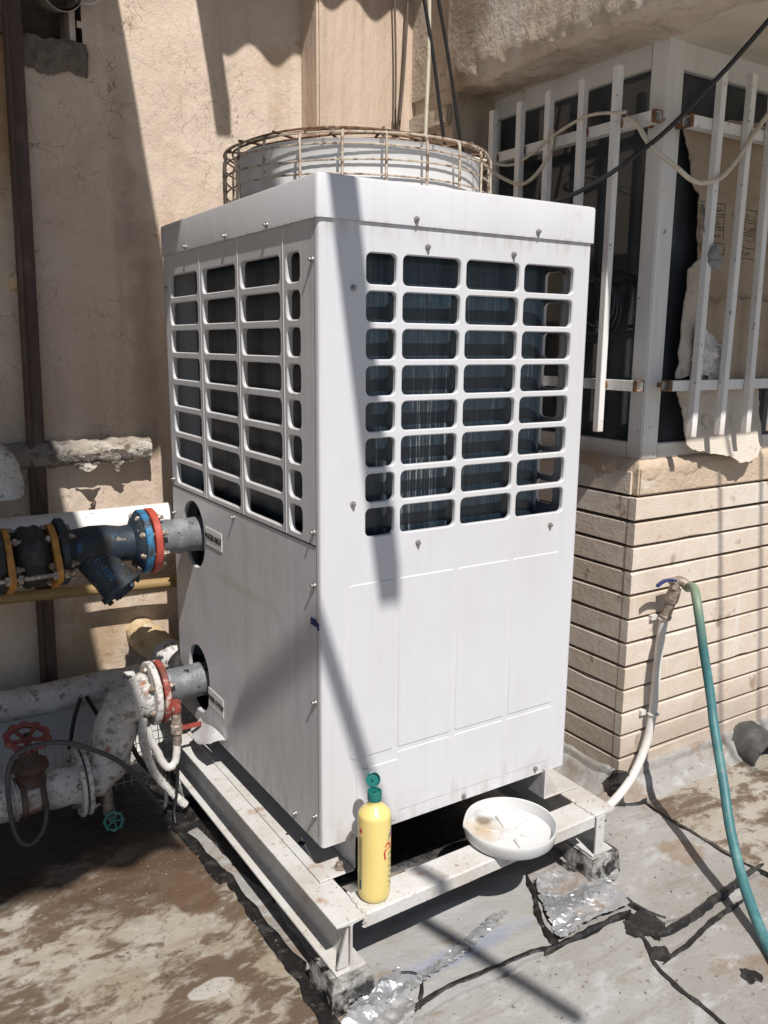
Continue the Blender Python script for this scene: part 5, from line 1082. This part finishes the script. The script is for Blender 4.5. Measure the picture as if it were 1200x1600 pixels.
# ================================================================== TAP AND HOSE
tp = thing('wall_tap', (1.36, .09, .35), 'tap with a blue lever on a white pipe at the stone clad corner', 'tap')
mb = MB(); pv = smooth([(1.363, .105, .345), (1.358, .112, .25), (1.352, .112, .12), (1.345, .11, .0), (1.322, .108, -.105), (1.262, .10, -.195), (1.173, .085, -.248), (1.05, .06, -.27), (.93, .03, -.275)], 8); mb.tube(pv, .0145, 14); mb.build('white_pipe', MT['pvc'], tp, ang=60)
mb = MB(); tl = V(1.362, .104, .335); tu = V(1.372, .078, .448)
mb.tube([tl, tl.lerp(tu, .1), tl.lerp(tu, .12), tl.lerp(tu, .55), tl.lerp(tu, .57), tl.lerp(tu, .75), tl.lerp(tu, 1)], [.019, .021, .017, .018, .022, .022, .019], 12); mb.build('tap_body', MT['brass'], tp, ang=40)
mb = MB(); mb.tube(smooth([tu - V(.01, 0, .005), tu + V(.0, -.002, .018), tu + V(.012, -.016, .022), tu + V(.022, -.034, .005)], 5), .0165, 12); mb.tube([tu + V(-.03, 0, .026), tu + V(.02, 0, .028)], .011, 10); mb.build('spout', MT['brass'], tp, ang=50)
mb = MB(); mb.sheet(lambda u, v: tu + V(-.03 - .085 * u, -.018 + .016 * (v - .5) * (1 - .2 * u), .030 + .012 * math.sin(u * 2.2) - .016 * u * u), 12, 3, .007); mb.build('lever', MT['navy'], tp, ang=60)
for z, x in ((.335, 1.362), (-.005, 1.345)):
    mb = MB(); mb.box((x - .035, .128, z - .008), (x - .002, .142, z + .008)); mb.torus((x, .108, z), (0, .0, 1), .0165, .004, 18, 6); mb.build('pipe_clip', MT['pvc'], tp, ang=50)
hp = [(1.392, .046, .452), (1.375, .022, .466), (1.345, -.015, .470), (1.315, -.048, .450), (1.300, -.072, .410), (1.298, -.088, .355), (1.304, -.101, .285), (1.308, -.118, .215), (1.296, -.148, .140), (1.272, -.182, .080), (1.197, -.279, -.031), (1.130, -.363, -.131), (1.052, -.474, -.221), (.968, -.604, -.276), (.90, -.72, -.278), (.86, -.95, -.278)]
cable('garden_hose', 'teal garden hose hanging from the tap to the roof', hp, .0145, 'hose', 'hose', 8, 14)

# ================================================================== BOTTLE AND TRAY
BX, BY, BZ = .078, -.118, ZB + .001
bt = thing('soap_bottle', (BX, BY, BZ), 'yellow plastic soap bottle with open green flip cap on the white beam', 'bottle')
RB = .0398
mb = MB(); mb.lathe([(0, .003), (.027, .002), (.034, .0), (.0375, .005), (.0392, .014), (RB, .03), (RB, .214), (.0394, .219), (.0375, .2235), (.031, .231), (.022, .240), (.0172, .244), (.0165, .248), (.0165, .256), (0, .256)], (BX, BY, BZ), n=48); body = mb.build('bottle_body', MT['bottle'], bt, ang=60)
mb = MB(); mb.lathe([(.012, .253), (.0175, .2545), (.0178, .275), (.0168, .277), (.0135, .2765), (.013, .272), (.004, .271), (.0035, .277), (.002, .277), (.002, .270), (0, .270)], (BX, BY, BZ), n=36); capo = mb.build('cap', MT['cap'], bt, ang=40)
hd = V(.32, .93, 0).normalized()                     # hinge side, away from the viewer
mb = MB(); hc = V(BX, BY, BZ + .276) + hd * .0175
la = (hd * .35 + V(0, 0, .94)).normalized(); ln_ = (V(0, 0, .35) - hd * .94).normalized(); lc = hc + la * .0185
mb.lathe([(0, -.003), (.0165, -.003), (.0178, -.0015), (.0178, .007), (.0163, .0075), (.0158, .0), (.004, .0), (.003, .006), (0, .006)], lc, ln_, 34); mb.build('flip_lid', MT['cap'], capo, ang=40)
mb = MB(); mb.bar(hc - la * .002, hc + la * .004, .010, .003, ln_); mb.build('hinge', MT['cap'], capo)
vdir = math.atan2(-1.6692 - BY, -.8895 - BX)          # azimuth of the side turned to the street of view
def wrap(name, polys, m, rad=RB + .0005):             # print wrapped round the bottle: s along the circumference, h up
    mb = MB()
    for vs_, fs_ in polys: mb.add([V(BX + rad * math.cos(vdir + s_ / RB), BY + rad * math.sin(vdir + s_ / RB), BZ + h) for s_, h in vs_], fs_)
    return mb.build(name, MT[m], body, flat=True, recalc=False)
def rect(s0, s1, h0, h1, n=4): return [(s0 + (s1 - s0) * i / n, h) for h in (h0, h1) for i in range(n + 1)], [(i, i + 1, n + 2 + i, n + 1 + i) for i in range(n)]
def disc(s0, h0, rx, ry, n=18): return [(s0 + rx * math.cos(2 * math.pi * i / n), h0 + ry * math.sin(2 * math.pi * i / n)) for i in range(n)], [tuple(range(n))]
def shift(tm, ds, dh): return [(x + ds, y + dh) for x, y in tm[0]], tm[1]
wrap('label_dot', [disc(-.037, .186, .0048, .0058)], 'label_red')
swoosh = [(.036, .155), (.040, .172), (.047, .190), (.054, .200), (.062, .205), (.075, .206), (.075, .186), (.060, .184), (.050, .178), (.043, .168)]
wrap('label_swoosh', [(swoosh, [tuple(range(len(swoosh)))])], 'label_blue')
wrap('label_swoosh', [([(.043, .166), (.050, .176), (.060, .182), (.075, .184), (.075, .179), (.060, .177), (.050, .170)], [tuple(range(7))])], 'label_teal')
wrap('label_logo', [shift(text_mesh('\ufee1\ufe8e\ufe9f', .055), .060, .152)], 'label_red', RB + .0008)
rn = random.Random(11); P_ = []
for j in range(4):
    h = .168
    while h > .062:
        l_ = rn.uniform(.002, .007); P_.append(rect(-.0445 + j * .0032, -.0427 + j * .0032, h - l_, h, 1)); h -= l_ + rn.uniform(.001, .0022)
wrap('label_smallprint', P_, 'label_grey')
wrap('label_barcode', [rect(-.043, -.034, .030, .058)], 'label_teal'); wrap('label_barcode', [rect(-.0425 + i * .0016, -.0417 + i * .0016, .032, .056, 1) for i in range(5)], 'print', RB + .0008)
P_ = []
for j in range(3):
    h = .128
    while h > .036:
        l_ = rn.uniform(.003, .010); P_.append(rect(.040 + j * .006, .043 + j * .006, h - l_, h, 1)); h -= l_ + rn.uniform(.003, .009)
wrap('label_smallprint', P_, 'label_grey')

TX, TY, TZ = .527, -.098, ZB + .001
tr = thing('plastic_tray', (TX, TY, TZ), 'round white plastic tray with dirty water stains resting on the front beam', 'tray')
mb = MB(); n = 72
prof = [(0, .004), (.060, .004), (.108, .0045), (.117, .010), (.121, .030), (.1235, .040), (.1265, .0415), (.128, .039), (.1265, .030), (.1225, .006), (.116, .0), (.10, -.0008), (0, -.0008)]
mb.lathe(prof, (TX, TY, TZ), n=n)
for v in mb.v:                                        # pouring dip in the rim
    a_ = math.atan2(v.y - TY, v.x - TX); dlt = (a_ - 2.45 + math.pi) % (2 * math.pi) - math.pi; hgt = v.z - TZ
    if hgt > .012: v.z -= .020 * math.exp(-(dlt / .28) ** 2) * (hgt - .012) / .028
dish = mb.build('dish', MT['tray'], tr, ang=45)
for k in range(6):
    a_ = k * math.pi / 3 + .25; w = V(math.cos(a_), math.sin(a_), 0); mb = MB(); c = V(TX, TY, TZ + .0052); mb.tube([c + w * .030, c + w * .034, c + w * .088, c + w * .092], [.0005, .0046, .0046, .0005], 8); mb.build('rib', MT['tray'], tr, ang=60)
mb = MB(); mb.lathe([(0, .0062), (.018, .006), (.022, .0046)], (TX, TY, TZ), n=24); mb.build('boss', MT['tray'], tr)

# ================================================================== OVERHEAD CANOPY (above the picture: it throws the wavy shade)
can = thing('canopy_roof', (-.4, 1.3, 3.3), 'corrugated cement sheet canopy high on the wall above the picture', 'canopy')
def corr(x0, x1, y0, y1, z, ph):
    mb = MB(); nx = int((x1 - x0) / .0125)
    mb.sheet(lambda u, v: V(x0 + (x1 - x0) * u, y0 + (y1 - y0) * v, z + .029 * math.cos(2 * math.pi * (x0 + (x1 - x0) * u - ph) / .185)), nx, 2, .006); mb.build('sheet', MT['asbestos'], can, ang=60)
corr(-5.0, -.655, -1.94, 1.36, 3.305, .0); corr(-.70, -.186, -.405, 1.36, 3.318, -.6065); corr(.150, 1.02, .60, 1.36, 3.300, .3075)
for x, y, w in ((-.176, -1.835, .060), (.168, .482, .055), (-1.6, -1.8, .06), (-3.2, -1.8, .06)):
    mb = MB(); mb.box((x - w / 2, y, 3.17), (x + w / 2, 1.36, 3.262)); mb.build('rafter', MT['brown_iron'], can)
mb = MB(); mb.cyl((-.40, -1.52, 2.955), (-.012, -2.75, 2.985), .021, n=12); 
A1 = V(0.014, 0, .568); B1 = V(.15, 0, .15)
mb = MB(); pA = V(0, .55, .14) - V(.2, 1, -1.4) * 2.05; pB = V(.40, -.50, -.30) - V(.2, 1, -1.4) * 2.30; mb.cyl(pA, pB, .021, n=12); mb.build('brace_tube', MT['brown_iron'], can)
for x, z in ((1.30, 3.2), (1.53, 3.25)):
    cable('overhead_wire', 'thin wire overhead above the picture, ' + ('nearer the chiller' if x < 1.4 else 'farther from the chiller'), [(x, -4.0, z), (x, -2.6, z - .03), (x, -1.4, z)], .009, 'black_cable', group='overhead wires')

# grit and chips scattered on the felt
mb = MB(); rn = random.Random(5)
for k in range(420):
    if k < 230: x, y = rn.gauss(-.30, .16), rn.gauss(.50, .12)
    elif k < 330: x, y = rn.uniform(-.7, -.12), rn.uniform(-.1, .7)
    else: x, y = rn.uniform(.2, 1.9), rn.uniform(-.75, .02)
    q = rn.uniform(.0012, .0034); z = ground_z(x, y) + .013; a_ = rn.uniform(0, 3)
    c_, s_ = math.cos(a_), math.sin(a_)
    mb.add([V(x + (u * c_ - v * s_) * q, y + (u * s_ + v * c_) * q, z + w * q) for u, v, w in ((1.3, 0, 0), (.2, .9, .1), (-1.1, .2, 0), (-.1, -1, .1), (.1, .1, .9), (0, 0, -.6))], [(0, 1, 4), (1, 2, 4), (2, 3, 4), (3, 0, 4), (1, 0, 5), (2, 1, 5), (3, 2, 5), (0, 3, 5)])
grit = mb.build('grit', mat('pale_grit', (.24, .18, .125), .9, layers=[dict(s=60, lo=.45, hi=.6, c_=(.12, .075, .05))]), None, flat=True)
tag(grit, 'loose grit and plaster chips scattered over the roof felt', 'grit', kind='stuff')
